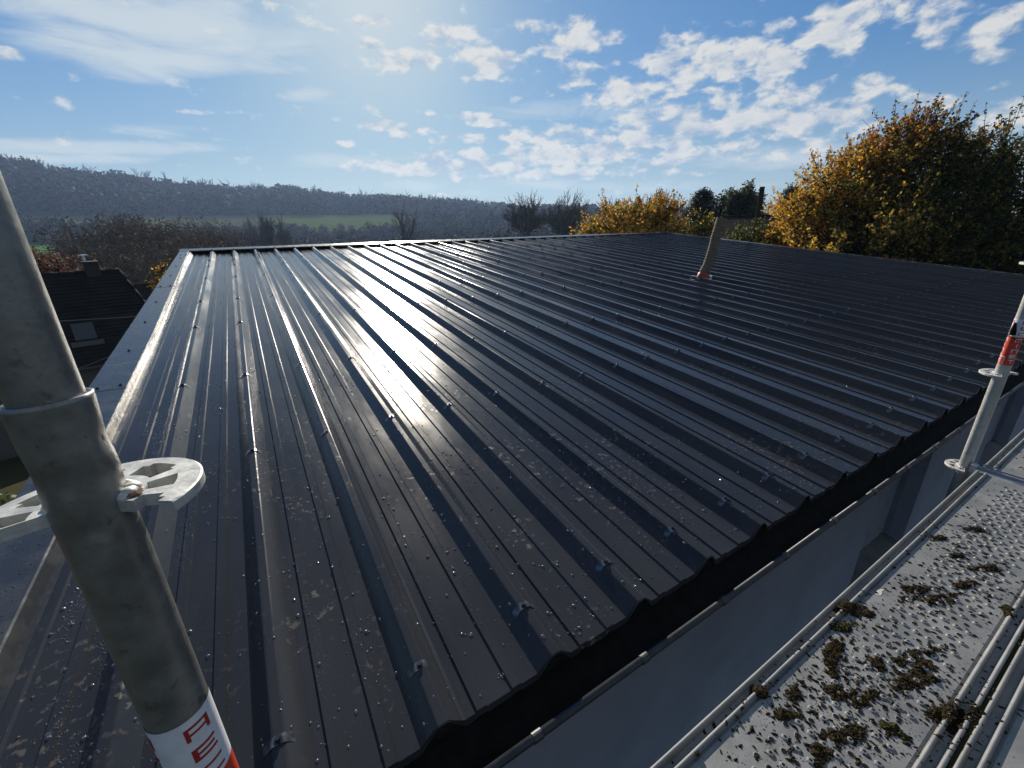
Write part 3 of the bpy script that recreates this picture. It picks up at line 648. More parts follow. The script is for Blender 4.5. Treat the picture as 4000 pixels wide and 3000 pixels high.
def plank(name, label, xa, xb, y0, seed):
    """y0: outer lip; the plank runs 0.35 m towards -Y"""
    t = thing(name, label, 'scaffold plank', ((xa + xb) / 2, y0 - .175, ZD), 'steel scaffold planks')
    def bead(c, h, w=.0048): return [(c + w * math.cos(a), h * .4 + h * .6 * math.sin(a)) for a in np.linspace(0, math.pi, 9)]
    top = [(0.0, -.055)] + bead(-.006, .010) + [(-.0135, -.008), (-.028, -.008)] + bead(-.0345, .010) + [(-.0415, -.004), (-.048, 0.0)]
    top += [(-.302, 0.0), (-.3085, -.004)] + bead(-.3155, .010) + [(-.322, -.008), (-.337, -.008)] + bead(-.344, .010) + [(-.35, -.055)]
    tp = np.array(top); dv = np.gradient(tp, axis=0); nv = np.stack([dv[:, 1], -dv[:, 0]], 1); nv /= np.linalg.norm(nv, axis=1, keepdims=True) + 1e-9
    if nv[len(nv) // 2][1] > 0: nv = -nv
    poly = [tuple(q) for q in tp] + [tuple(q) for q in (tp + nv * .0018)[::-1]]
    m = MB(); m.prism([(y0 + a, ZD + b) for a, b in poly], lambda p, e: ((xa, xb)[e], p[0], p[1])); nbase = len(m.f); mi = []
    r = np.random.default_rng(seed)
    nub = hol = m
    def ring(c, rad, z, n): return [(c[0] + rad * math.cos(2 * math.pi * i / n), c[1] + rad * math.sin(2 * math.pi * i / n), z) for i in range(n)]
    n = 10
    lo_x = max(xa + .08, .75)
    for i in range(int((xb - xa - .16) / .0615) + 1):
        x = xa + .08 + i * .0615
        if x < lo_x or x > 6.2: continue
        for j in range(6):
            c = (x, y0 - .128 - j * .028)
            V = ring(c, .0086, ZD + .0003, n) + ring(c, .0062, ZD + .0042, n) + ring(c, .0036, ZD + .0046, n) + ring(c, .0033, ZD + .0015, n)
            nub.add(V, [(a * n + k, a * n + (k + 1) % n, (a + 1) * n + (k + 1) % n, (a + 1) * n + k) for a in (0, 1) for k in range(n)])
            hol.add(ring(c, .0036, ZD + .0047, n), [tuple(range(n))]); mi.append(len(m.f) - 1)
            if True:
                c = (x + .0307, y0 - .114 - j * .028)
                V = ring(c, .0085, ZD + .0004, n) + ring(c, .0066, ZD + .0009, n); nub.add(V, [(k, (k + 1) % n, n + (k + 1) % n, n + k) for k in range(n)])
                hol.add(ring(c, .0066, ZD + .0010, n), [tuple(range(n))]); mi.append(len(m.f) - 1)
    pan = m.build('deck_panel', M_DECK, t); pan.data.materials.append(M_HOLE)
    for q in mi: pan.data.polygons[q].material_index = 1
    return t, pan
def flake(parent, name, mat, c, a, b, rot=0.0, n=16, z=.0008, jit=.25):
    m = MB(); V = [(c[0], c[1], ZD + z)]
    for i in range(n):
        q = 2 * math.pi * i / n; s = 1 + rng.normal(0, jit); x, y = a * s * math.cos(q), b * s * math.sin(q)
        V.append((c[0] + x * math.cos(rot) - y * math.sin(rot), c[1] + x * math.sin(rot) + y * math.cos(rot), ZD + z))
    m.add(V, [(0, 1 + i, 1 + (i + 1) % n) for i in range(n)]); return m.build(name, mat, parent)
pA, panA = plank('scaffold_plank', 'mossiest steel plank, nearest the gutter, with a rust streak at its far end', 0.42, 3.315, 0.2535, 3)
flake(panA, 'rust_streak', M_STAIN, (3.02, .2315), .17, .0055, z=-.0074)
flake(panA, 'rust_streak', M_STAIN, (1.86, .231), .05, .006, z=-.0074)
flake(panA, 'plaster_splash', M_SPLAT, (2.06, .190), .022, .007, z=.0007)
flake(panA, 'plaster_splash', M_SPLAT, (1.93, .205), .010, .012, z=.0007)
pB, panB = plank('scaffold_plank', 'bottom right steel plank of the near bay, across a dark gap from the mossiest plank', 0.42, 3.315, -0.1025, 4)
pC, panC = plank('scaffold_plank', 'cleaner steel plank of the far bay beyond the grooved transom', 3.41, 6.30, 0.2475, 5)
pD, panD = plank('scaffold_plank', 'inner steel plank of the far bay at the right picture edge, beyond the transom', 3.41, 6.30, -0.1085, 6)
# transom between the bays
M_TRAN = galv('transom_steel', (0.30, 0.32, 0.34), (0.42, 0.43, 0.44), 0.5, 14)
tr = thing('scaffold_transom', 'grooved steel cross bar between the plank bays at the foot of the far pole', 'scaffold bar', (3.362, -.1, ZD - .03))
m = MB(); m.prism([(3.325, -.045), (3.325, -.004), (3.329, -.002), (3.333, -.004), (3.335, -.028), (3.389, -.028), (3.391, -.004), (3.395, -.002), (3.399, -.004), (3.399, -.045)], lambda p, e: (p[0], (-.78, .262)[e], ZD + p[1]))
m.build('channel', M_TRAN, tr)
m = MB(); m.box((3.352, -.78, ZD - .027), (3.372, .255, ZD - .012)); m.build('locking_bar', M_TUBE2, tr)
m = MB(); m.prism([(.262, -.035), (.262, .004), (.285, .006), (.285, -.035)], lambda p, e: ((3.365, 3.40)[e], p[0], ZD + p[1])); m.build('coupling_head', M_TRAN, tr)
for y in (.2475, .213):
    m = MB(); m.box((3.392, y - .010, ZD - .004), (3.418, y + .002, ZD + .004)); m.build('plank_hook', M_TRAN, tr)

# moss on the planks
M_MOSS = pmat('moss', (0.022, 0.018, 0.010), (0.055, 0.040, 0.018), 90, 4, rough=0.95, bump=0.8, bscale=220, spec=0.1)
M_MOSSG = pmat('moss_green', (0.055, 0.055, 0.015), (0.035, 0.028, 0.012), 70, 4, rough=0.95, bump=0.8, bscale=220, spec=0.1)
def blob(m, c, r, hz, seed, n=11, rings=6):
    q = np.random.default_rng(seed); V = []
    for j in range(rings + 1):
        ph = -0.35 + (math.pi / 2 + .35) * j / rings
        for i in range(n):
            a = 2 * math.pi * i / n; s = 1 + q.normal(0, .26)
            V.append((c[0] + r * s * math.cos(ph) * math.cos(a), c[1] + r * s * math.cos(ph) * math.sin(a), c[2] + hz * max(0, s * math.sin(ph))))
    m.add(V, [(j * n + i, j * n + (i + 1) % n, (j + 1) * n + (i + 1) % n, (j + 1) * n + i) for j in range(rings) for i in range(n)])
def zdeck(y, y0=.2535):
    d = y0 - y
    if d > .353: d -= .356
    if .011 < d < .030 or .319 < d < .340: return ZD - .008
    if d < .012 or .029 < d < .042 or .309 < d < .322 or .338 < d < .352: return ZD + .008
    return ZD
clumps = [   # x, y, length, width, angle, label
    (1.905, .203, .072, .032, -.75, 'long dark moss clump slumped over the outer bead of the near plank'),
    (1.815, .196, .034, .022, -.6, 'greenish moss clump just in front of the long one on the outer bead'),
    (1.835, .018, .120, .072, -.35, 'largest broad moss mat, with a stalk, beside the inner double bead'),
    (1.760, -.062, .080, .040, -.3, 'thick moss clump bridging the inner beads of the near plank'),
    (1.735, -.080, .040, .026, -.2, 'moss tuft lying in the narrow inner channel of the near plank'),
    (1.700, .165, .070, .034, .1, 'ragged moss clump spread over crumbs, nearest the outer bead'),
    (1.640, .150, .032, .018, .6, 'small moss clump next to the crumb patch near the outer bead'),
    (1.588, .108, .046, .018, -.35, 'oval moss clump in the middle of the near plank'),
    (1.652, .052, .075, .030, -.3, 'flat wide moss clump between the embossed rows'),
    (1.493, .050, .075, .034, -.4, 'moss clump low in the frame with a loose edge'),
    (1.392, .066, .030, .020, .2, 'round moss clump cut by the lower picture edge'),
    (1.596, -.004, .026, .018, -.9, 'yellow green moss chip by itself on bare steel'),
    (2.172, .132, .050, .020, -.5, 'dark stringy moss clump in the middle distance'),
    (2.165, .092, .085, .030, -.45, 'bulky moss clump ending at a thick blob in the middle distance'),
    (2.330, .050, .052, .020, -.4, 'moss clump beyond the bulky one at the right picture edge'),
    (2.492, .038, .048, .020, -.45, 'broad flat moss clump further along the plank'),
    (2.492, .112, .034, .013, -.4, 'thin moss clump in the second third of the plank'),
    (2.555, .180, .034, .013, -.4, 'low moss clump near the channel in the second third'),
    (2.738, .118, .044, .012, -.6, 'upright narrow moss clump towards the far end'),
    (1.490, .170, .026, .030, .5, 'moss clump standing alone left of the embossing, low in the frame'),
    (1.410, .215, .016, .022, .4, 'small moss knob perched on the outer bead, lowest of all'),
    (1.768, .090, .026, .020, .3, 'single round moss cushion among raised studs'),
    (2.300, -.052, .034, .014, .3, 'moss bits caught in the inner channel at the right edge'),
    (1.415, .150, .030, .016, -.5, 'moss clump with reddish leaf scraps at the bottom edge')]
for k, (x, y, a, b, rot, lab) in enumerate(clumps):
    m = MB(); q = np.random.default_rng(100 + k); nb = int(34 + 900 * a)
    lobes = [(q.normal(0, .42), q.normal(0, .30), .40 + .4 * q.random()) for _ in range(5)]
    for i in range(nb):
        lb = lobes[q.integers(0, 5)]; u, w = lb[0] + q.normal(0, .28) * lb[2] * 1.7, lb[1] + q.normal(0, .20) * lb[2]; rr_ = (0.0026 + .0048 * q.random() ** 1.6) * (1.35 - .5 * min(1, u * u + w * w))
        px, py = x + a * u * math.cos(rot) - b * w * math.sin(rot), y + a * u * math.sin(rot) + b * w * math.cos(rot)
        blob(m, (px, py, zdeck(py) - .001), rr_ * (1.0 + .5 * q.random()), rr_ * (0.35 + .7 * q.random()), 1000 * k + i, 8, 4)
    o = m.build('moss_clump', M_MOSSG if k in (1, 11) else M_MOSS, None); setp(o, lab, 'moss', 'moss clumps on the scaffold planks')
# crumbs
m = MB(); q = np.random.default_rng(55); cs = []
for _ in range(7500):
    if q.random() < .5:
        c = clumps[q.integers(0, len(clumps))]; x, y = c[0] + q.normal(0, .085), c[1] + q.normal(0, .032)
    else: x, y = .9 + 4.2 * q.random() ** 1.4, .25 - .42 * q.random()
    if not (.85 < x < 5.2 and -.42 < y < .2440) or 3.29 < x < 3.44: continue
    r = .0007 + .0040 * q.random() ** 5; el = 1 + 1.6 * q.random(); an = q.uniform(0, 3.14); z = zdeck(y)
    V = []
    for i in range(6):
        p = 2 * math.pi * i / 6; s = 1 + q.normal(0, .25); V.append((x + r * s * (el * math.cos(p) * math.cos(an) - math.sin(p) * math.sin(an)), y + r * s * (el * math.cos(p) * math.sin(an) + math.sin(p) * math.cos(an)), z))
    V.append((x, y, z + r * 1.2)); m.add(V, [(i, (i + 1) % 6, 6) for i in range(6)])
setp(m.build('moss_crumbs', M_MOSS, None), 'loose moss crumbs and dirt scattered over the steel planks', 'moss crumbs', kind='stuff')

# ------------------------------------------------------------------ terrain
def sstep(a, b, x): t = np.clip((x - a) / (b - a), 0, 1); return t * t * (3 - 2 * t)
CRX = np.array([-60, -30, -15.9, -12.5, -8.2, -3.7, 1, 5.5, 12.2, 18, 25.3, 28.7, 33, 41, 46, 54, 62, 90])
CRE = np.array([5.2, 5.8, 5.2, 4.55, 4.25, 3.6, 3.4, 3.4, 2.7, 2.5, 2.0, 1.6, 1.2, 1.0, 1.1, .6, .2, .0])
def terr(az, D):
    """ground height over the camera azimuth (degrees from +Y towards +X) and distance"""
    az = np.asarray(az, float); D = np.asarray(D, float); az = (az + 180) % 360 - 180
    valley = np.interp(D, [0, 12, 19, 60, 120, 200, 250, 300, 340, 380, 450], [GZ, GZ - .4, -5.2, -8, -10, -7.2, -4.2, -1.5, 2.6, 8.4, 17.5])
    crest = CAM[2] + 620 * np.tan(np.radians(np.interp(az, CRX, CRE)))
    lowf = np.interp(az, [20, 30, 45], [1.0, .75, .35])
    v450 = np.minimum(17.5, CAM[2] + 450 * np.tan(np.radians(np.interp(az, [15, 22, 30, 40, 60], [2.1, 1.5, .8, .4, 0]))))
    far = v450 + (crest - v450) * sstep(450, 620, D) ** .8 - np.maximum(D - 620, 0) * .02
    up = np.interp(D, [250, 450], [0, 1]); up = np.clip(up, 0, 1)
    h1 = np.where(D > 450, far, valley * (1 - up) + up * np.minimum(valley, v450))
    h2 = np.where(D < 60, GZ - .2 * sstep(10, 60, D), GZ - .2 + (np.maximum(far, -3) - GZ + .2) * sstep(60, 620, D))
    rt = sstep(38, 56, az) + sstep(-35, -80, az); rt = np.clip(rt, 0, 1)
    h = h1 * (1 - rt) + h2 * rt
    bx = CAM[0] + D * np.sin(np.radians(az)); by = CAM[1] + D * np.cos(np.radians(az))
    d = np.maximum(np.maximum(-bx - .6, bx - 12.5), np.maximum(by - 10, -2 - by))
    return h + (GZ - h) * (1 - sstep(0.0, 2.5, d))
def at(az, D, z=None):
    a = math.radians(az); p = [CAM[0] + D * math.sin(a), CAM[1] + D * math.cos(a)]
    return np.array([*p, float(terr(az, D)) if z is None else z])
def elz(el, D): return CAM[2] + D * math.tan(math.radians(el))
def polarsheet(name, az, Ds, mat, dz=0.0, wrap=False):
    A, Dd = np.meshgrid(az, Ds); Z = terr(A, Dd) + dz
    v = np.stack([CAM[0] + Dd * np.sin(np.radians(A)), CAM[1] + Dd * np.cos(np.radians(A)), Z], -1)
    n, k = A.shape; ix = np.arange(n * k).reshape(n, k); nx = np.roll(ix, -1, 1) if wrap else ix[:, 1:]
    ix0 = ix if wrap else ix[:, :-1]
    f = np.stack([ix0[:-1].ravel(), ix0[1:].ravel(), nx[1:].ravel(), nx[:-1].ravel()], 1)
    return mesh_np(name, v.reshape(-1, 3), f, mat, smooth=True)
M_GROUND = pmat('ground_soil_grass', (0.035, 0.045, 0.018), (0.060, 0.050, 0.030), 0.35, 8, rough=0.95, bump=0.5, bscale=3, spec=0.0)
M_FIELD = pmat('pasture', (0.070, 0.110, 0.020), (0.100, 0.115, 0.028), 0.05, 8, rough=0.95, spec=0.0, stretch=(1, 3, 1))
M_FIELDB = pmat('stubble', (0.095, 0.082, 0.045), (0.070, 0.080, 0.030), 0.06, 8, rough=0.95, spec=0.0, stretch=(1, 4, 1))
M_FIELDG = pmat('bright_grass', (0.11, 0.20, 0.025), (0.09, 0.15, 0.025), 0.1, 8, rough=0.95, spec=0.0)
gr = polarsheet('ground', np.arange(0, 360, 2.0), np.concatenate([[0.05], np.geomspace(1.5, 940, 90)]), M_GROUND, wrap=True); setp(gr, kind='structure')
setp(polarsheet('field', np.arange(2.5, 23.1, .5), np.linspace(335, 448, 16), M_FIELD, .35), kind='structure')
setp(polarsheet('field', np.arange(-19, 2.4, .5), np.linspace(372, 452, 12), M_FIELDB, .35), kind='structure')
setp(polarsheet('field', np.arange(-20, -11.5, .5), np.linspace(262, 308, 8), M_FIELDG, .35), kind='structure')

# ------------------------------------------------------------------ plants
def unit(n, r):
    v = r.normal(size=(n, 3)); return v / np.linalg.norm(v, axis=1, keepdims=True)
def leaves(C, size, r, aspect=.55, flat=0.0):
    """rhombus leaves at C (N,3); size scalar or (N,)"""
    n = len(C); u = unit(n, r); u[:, 2] *= 1 - flat; u /= np.linalg.norm(u, axis=1, keepdims=True)
    w = np.cross(u, unit(n, r)); w /= np.linalg.norm(w, axis=1, keepdims=True) + 1e-9
    s = (np.broadcast_to(size, (n,)) * (.65 + .7 * r.random(n)))[:, None] * .5
    V = np.stack([C + u * s, C + w * s * aspect, C - u * s, C - w * s * aspect], 1).reshape(-1, 3)
    return V, np.arange(4 * n).reshape(n, 4)
def sticks(P0, P1, R0, R1, n=4):
    P0, P1 = np.asarray(P0, float), np.asarray(P1, float); R0, R1 = np.asarray(R0, float), np.asarray(R1, float); m = len(P0)
    d = P1 - P0; d /= np.linalg.norm(d, axis=1, keepdims=True) + 1e-12
    ref = np.where(np.abs(d[:, 2:3]) < .9, np.array([[0, 0, 1.]]), np.array([[1., 0, 0]]))
    u = np.cross(d, ref); u /= np.linalg.norm(u, axis=1, keepdims=True); w = np.cross(d, u)
    a = 2 * np.pi * np.arange(n) / n; c = np.cos(a)[None, :, None] * u[:, None] + np.sin(a)[None, :, None] * w[:, None]
    V = np.concatenate([P0[:, None] + c * R0[:, None, None], P1[:, None] + c * R1[:, None, None]], 1).reshape(-1, 3)
    k = np.arange(n); q = np.stack([k, (k + 1) % n, n + (k + 1) % n, n + k], 1)
    return V, (q[None] + (np.arange(m) * 2 * n)[:, None, None]).reshape(-1, 4)
def grow(r, base, d, Lg, rad, depth, out, tips, up=.12, wig=.12, ang=.6, kids=(2, 4), shrink=.72, segs=4, minr=.01):
    p = np.array(base, float); d = np.array(d, float)
    for s in range(segs):
        d = d + r.normal(0, wig, 3) + np.array([0, 0, up]); d /= np.linalg.norm(d)
        q = p + d * Lg / segs; r0, r1 = rad * (1 - .42 * s / segs), rad * (1 - .42 * (s + 1) / segs)
        out.append((p, q, max(r0, minr), max(r1, minr)))
        if depth > 0 and s >= 1:
            for _ in range(r.integers(*kids)):
                b = unit(1, r)[0]; b = b - d * b.dot(d); b /= np.linalg.norm(b) + 1e-9; a = ang * (.6 + .8 * r.random())
                grow(r, q, d * math.cos(a) + b * math.sin(a), Lg * shrink * (.7 + .5 * r.random()), r1 * .62, depth - 1, out, tips, up, wig, ang, kids, shrink, max(2, segs - 1), minr)
        p = q
    tips.append((p, d))
def skel(out, n=4):
    return sticks([o[0] for o in out], [o[1] for o in out], [o[2] for o in out], [o[3] for o in out], n)
M_BARK = pmat('bark', (0.060, 0.052, 0.042), (0.035, 0.030, 0.026), 6, 6, rough=0.9, bump=0.4, bscale=12, spec=0.1)
M_BARKP = pmat('bark_pale', (0.085, 0.075, 0.062), (0.05, 0.045, 0.038), 6, 6, rough=0.9, spec=0.1)
M_LEAF = leafmat('leaf', .5); M_LEAFD = leafmat('leaf_dense', .25); M_TWIG = leafmat('twig', 0.0, .9)

def bare_tree(name, label, az, D, top_el, seed, group=None, spread=.55, trunk=.30, depth=4, kids=(2, 4), twigcol=(.075, .062, .050), minr=.012, tuft=0, tuftcol=(.07, .06, .035), up=.13, cat='tree', leafsize=.18, wig=.12, clear=0, limbs=9):
    r = np.random.default_rng(seed); b = at(az, D); h = elz(top_el, D) - b[2]
    out, tips = [], []
    if clear:
        R_ = h * .020 + .08; t0 = np.array([0, 0, -.4]); t1 = np.array([r.normal(0, .02) * h, r.normal(0, .02) * h, h * clear]); out.append((t0, t1, R_, R_ * .8))
        for k in range(limbs):
            a = 2.4 * k + r.normal(0, .3); f = r.random(); tl = (.10 + .55 * (k + .5) / limbs) * spread / .5; s0 = t0 + (t1 - t0) * (1 - (.30 if clear < .5 else .16) * f)
            grow(r, s0, (math.cos(a) * math.sin(tl), math.sin(a) * math.sin(tl), math.cos(tl)), h * (1 - clear) * (1.08 - .28 * tl) * (.85 + .25 * r.random()), R_ * .42, depth - 2, out, tips, up, wig, .42, kids, .55, 6, minr)
    else: grow(r, (0, 0, -.4), (r.normal(0, .05), r.normal(0, .05), 1), h * .46, h * .024 + .05, depth, out, tips, up, wig, spread, kids, .68, 5, minr)
    zmax = max(o[1][2] for o in out); s = h / zmax
    out = [(o[0] * s, o[1] * s, o[2], o[3]) for o in out]
    t = thing(name, label, cat, tuple(b), group)
    big_ = [o for o in out if o[2] > minr * 2.2]; fine = [o for o in out if o[2] <= minr * 2.2]
    V, F = skel(big_, 6); mesh_np('trunk', V + b, F, M_BARKP, t)
    V, F = skel(fine, 3); c = np.tile(np.array(twigcol), (len(V), 1)) * (.8 + .4 * r.random((len(V), 1)))
    if tuft:
        T = np.array([q[0] for q in tips]) * s; C = np.repeat(T, tuft, 0) + r.normal(0, .32, (len(T) * tuft, 3))
        LV, LF = leaves(C, leafsize, r, .5); F = np.concatenate([F, LF + len(V)]); V = np.concatenate([V, LV])
        lc = np.array(tuftcol)[None] * (.6 + .8 * r.random((len(C), 1))); c = np.concatenate([c, np.repeat(lc, 4, 0)])
    mesh_np('crown', V + b, F, M_TWIG, t, c)
    return t

def leafy(name, label, base, clusters, leaf, per, colfn, seed, group=None, cat='tree', twig=.8, spread=.5, upb=.35, trunk_r=.16, forks=5, mat=None, droop=0.0, trunkmat=None, fork_h=.9):
    """clusters: list of (x, y, z, outward dir, size) in world space; sprays of leafy twigs on limbs from the trunk"""
    r = np.random.default_rng(seed); t = thing(name, label, cat, tuple(base), group); base = np.array(base, float)
    out = []; P, Cc = [], []
    cen = np.mean([c[:3] for c in clusters], 0)
    heads = []
    for k in range(forks):
        a = 2 * math.pi * k / forks + r.normal(0, .3); hp = base + np.array([.25 * math.cos(a), .25 * math.sin(a), fork_h + .5 * r.random()]); heads.append(hp)
        out.append((base + np.array([.12 * math.cos(a), .12 * math.sin(a), -.3]), hp, trunk_r, trunk_r * .75))
    for (x, y, z, dx, dy, dz, sz) in clusters:
        c = np.array([x, y, z]); dr = np.array([dx, dy, dz]); h = heads[int(np.argmin([np.linalg.norm((q - c)[:2]) + r.random() * .3 for q in heads]))]
        m1 = h + (c - h) * .45 + np.array([0, 0, .10 * np.linalg.norm(c - h)]) + r.normal(0, .08, 3)
        if r.random() < .55: out += [(h, m1, trunk_r * .36, trunk_r * .2), (m1, c, trunk_r * .2, .012)]
        for _ in range(5):
            d = dr + unit(1, r)[0] * spread + np.array([0, 0, upb]); d /= np.linalg.norm(d); ln = twig * sz * (.6 + .7 * r.random())
            p0 = c - d * ln * .3; p1 = p0 + d * ln; p2 = p1 + (d + np.array([0, 0, -droop])) * ln * .5
            out += [(p0, p1, .010, .006), (p1, p2, .006, .004)]
            n = int(per * sz / 5); q = r.random(n)[:, None] ** .8
            pos = np.where(q < .66, p0 + (p1 - p0) * q / .66, p1 + (p2 - p1) * (q - .66) / .34) + r.normal(0, leaf * 1.1, (n, 3)) * (1.25 - q)
            P.append(pos); Cc.append(colfn(pos, r))
    V, F = skel(out, 5); mesh_np('trunk', V, F, trunkmat or M_BARK, t)
    P = np.concatenate(P); Cc = np.concatenate(Cc); V, F = leaves(P, leaf, r, .62)
    mesh_np('crown', V, F, mat or M_LEAF, t, np.repeat(Cc, 4, 0))
    return t
def dome_clusters(r, specs, n, shell=.55, zmin=-99):
    """specs: ellipsoids (cx, cy, cz, rx, ry, rz, weight)"""
    out = []; w = np.array([s[6] for s in specs]); w = w / w.sum()
    while len(out) < n:
        s = specs[r.choice(len(specs), p=w)]; d = unit(1, r)[0]; k = (shell + (1 - shell) * r.random() ** .6) * (1 + .10 * r.normal())
        p = np.array(s[:3]) + d * np.array(s[3:6]) * k
        if p[2] < zmin: continue
        out.append((*p, *d, .7 + .6 * r.random()))
    return out
def mixcol(stops, wts, jitter=.25):
    stops = np.array(stops); wts = np.array(wts) / np.sum(wts)
    def fn(pos, r):
        k = r.choice(len(stops), p=wts, size=len(pos)); return stops[k] * (1 - jitter + 2 * jitter * r.random((len(pos), 1)))
    return fn

# the big hornbeam-like autumn tree beyond the right verge
GOLD = np.array([.66, .31, .035]); YEL = np.array([.64, .43, .06]); OLIVE = np.array([.17, .165, .03]); DKG = np.array([.030, .040, .012]); RUSTY = np.array([.30, .095, .022]); GREEN = np.array([.09, .12, .025])
bt = at(70.5, 17.5)
left_of = np.array([-math.cos(math.radians(70.5)), math.sin(math.radians(70.5)), 0])
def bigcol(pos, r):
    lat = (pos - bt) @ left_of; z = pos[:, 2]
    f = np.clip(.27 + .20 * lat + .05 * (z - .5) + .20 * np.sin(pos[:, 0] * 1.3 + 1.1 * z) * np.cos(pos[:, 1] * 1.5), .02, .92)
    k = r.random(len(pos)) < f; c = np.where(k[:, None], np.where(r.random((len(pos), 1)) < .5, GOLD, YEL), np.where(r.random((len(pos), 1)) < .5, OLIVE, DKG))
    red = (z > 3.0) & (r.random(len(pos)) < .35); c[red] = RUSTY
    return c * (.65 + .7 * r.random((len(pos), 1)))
r = np.random.default_rng(11)
bc = lambda a, D, e: np.array([*at(a, D)[:2], elz(e, D)])
sp = []
for a, D, e, rl, rz, w in ((66.8, 17.2, .1, 1.25, 1.5, 1.2), (63.6, 16.6, -1.4, .65, .85, .5), (69.8, 17.6, 2.0, 1.55, 1.35, 1.6), (72.0, 17.6, 4.0, .95, .85, .9), (74.4, 17.6, 1.0, 1.45, 1.5, 1.3), (67.4, 16.8, 1.9, .95, .65, .7), (70, 16.6, -2.9, 2.3, 1.2, 1.4), (74.5, 16.8, -3.4, 2.0, 1.2, 1.0), (69.6, 17.4, 3.4, .85, .55, .6)):
    p = bc(a, D, e); sp.append((*p, rl, rl, rz, w))
cl_ = dome_clusters(r, sp, 520, .45)
for k in range(22):     # shoots above the crown
    a = r.uniform(66, 76); e = np.interp(a, [60, 66, 70, 72, 76], [0, 3.6, 6.0, 6.6, 3.4]) + r.random() * .5; p = bc(a, 17.4, e); cl_.append((*p, r.normal(0, .15), r.normal(0, .15), 1.0, .9))
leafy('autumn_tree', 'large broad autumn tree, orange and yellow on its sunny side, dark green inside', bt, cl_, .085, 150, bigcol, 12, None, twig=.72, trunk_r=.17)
# darker neighbour
r = np.random.default_rng(21); b2 = at(80, 19)
sp = [(*bc(80.5, 19, .2), 2.2, 2.2, 1.7, 1), (*bc(78.6, 18.6, 1.6), .9, .9, .6, .4), (*bc(82.5, 18, -1.5), 2.5, 2.5, 2, .8), (*bc(78, 18, -3), 1.6, 1.6, 1.6, .7)]
leafy('dark_tree', 'dark olive tree joining the right side of the large autumn tree at the picture edge', b2, dome_clusters(r, sp, 230, .5), .09, 130, mixcol([DKG, OLIVE, GREEN, RUSTY], [5, 3, 2, 1]), 22, twig=.9)
# golden shrub behind the ridge
r = np.random.default_rng(31); b3 = at(47, 17.5)
sp = [(*bc(45.4, 17.5, .0), 1.05, 1.05, .62, 1), (*bc(48.9, 17.5, .1), .85, .85, .62, 1), (*bc(42.4, 17.3, -1.0), .5, .5, .35, .35), (*bc(47.5, 17.3, -.8), 2.0, 1.2, .6, .8)]
cl_ = dome_clusters(r, sp, 190, .45)
for a, e in ((49.2, 2.2), (49.6, 2.5), (48.7, 1.6), (46.5, 1.5), (45.1, 1.2), (44.0, .8), (47.4, 1.1), (50.0, 1.2), (42.0, -.2)): cl_.append((*bc(a, 17.5, e), .15, .05, 1, .8))
leafy('golden_shrub', 'golden yellow leafy shrub rising right behind the far ridge of the metal roof', b3, cl_, .085, 105, mixcol([GOLD, YEL, OLIVE, GREEN, RUSTY], [4, 2.2, 3, 2, 1.2]), 32, cat='shrub', twig=.5, trunk_r=.07)
r = np.random.default_rng(33); b4 = at(54.2, 15.6)
leafy('small_shrub', 'tiny yellow green shrub peeping over the roof corner left of the vent hose', b4, dome_clusters(r, [(*bc(54.15, 15.6, -.75), .22, .22, .36, 1)], 16, .3), .075, 70, mixcol([YEL, GREEN, OLIVE], [3, 3, 2]), 34, cat='shrub', twig=.3, trunk_r=.03)
r = np.random.default_rng(35); b4 = at(58.5, 16.5)
leafy('green_shrub', 'dark green shrub in front of the brown outbuilding, behind the right verge', b4, dome_clusters(r, [(*bc(58.8, 16.5, -2.6), .8, .8, .45, 1), (*bc(60.6, 16.3, -2.7), .4, .4, .4, .5)], 60, .3), .075, 80, mixcol([GREEN, OLIVE, DKG], [3, 3, 4]), 36, cat='shrub', twig=.4, trunk_r=.05)
r = np.random.default_rng(37); b4 = at(-8.2, 10.6)
leafy('yellowing_shrub', 'thin yellowing shrub showing beside the left verge near the far left roof corner', b4, dome_clusters(r, [(*bc(-7.55, 10.6, -3.75), .03, .03, .16, 1), (*bc(-8.15, 10.4, -4.9), .04, .04, .12, .8), (*bc(-8.1, 10.6, -6.9), .1, .1, .3, .5)], 15, .3), .05, 26, mixcol([GOLD, YEL, OLIVE], [2, 1, 4]), 38, cat='shrub', twig=.2, trunk_r=.02, forks=3)
r = np.random.default_rng(39); b4 = at(-15.6, 27)
leafy('copper_beech', 'copper brown leafy bush above the dark house roof beside the near pole', b4, dome_clusters(r, [(*bc(-15.4, 27, -2.6), .95, .8, .42, 1), (*bc(-17.5, 27, -2.5), .9, .8, .6, .7)], 70, .35), .11, 90, mixcol([(.10, .05, .032), (.18, .10, .06), (.07, .04, .025)], [4, 2, 2]), 40, cat='bush', twig=.5, trunk_r=.06)

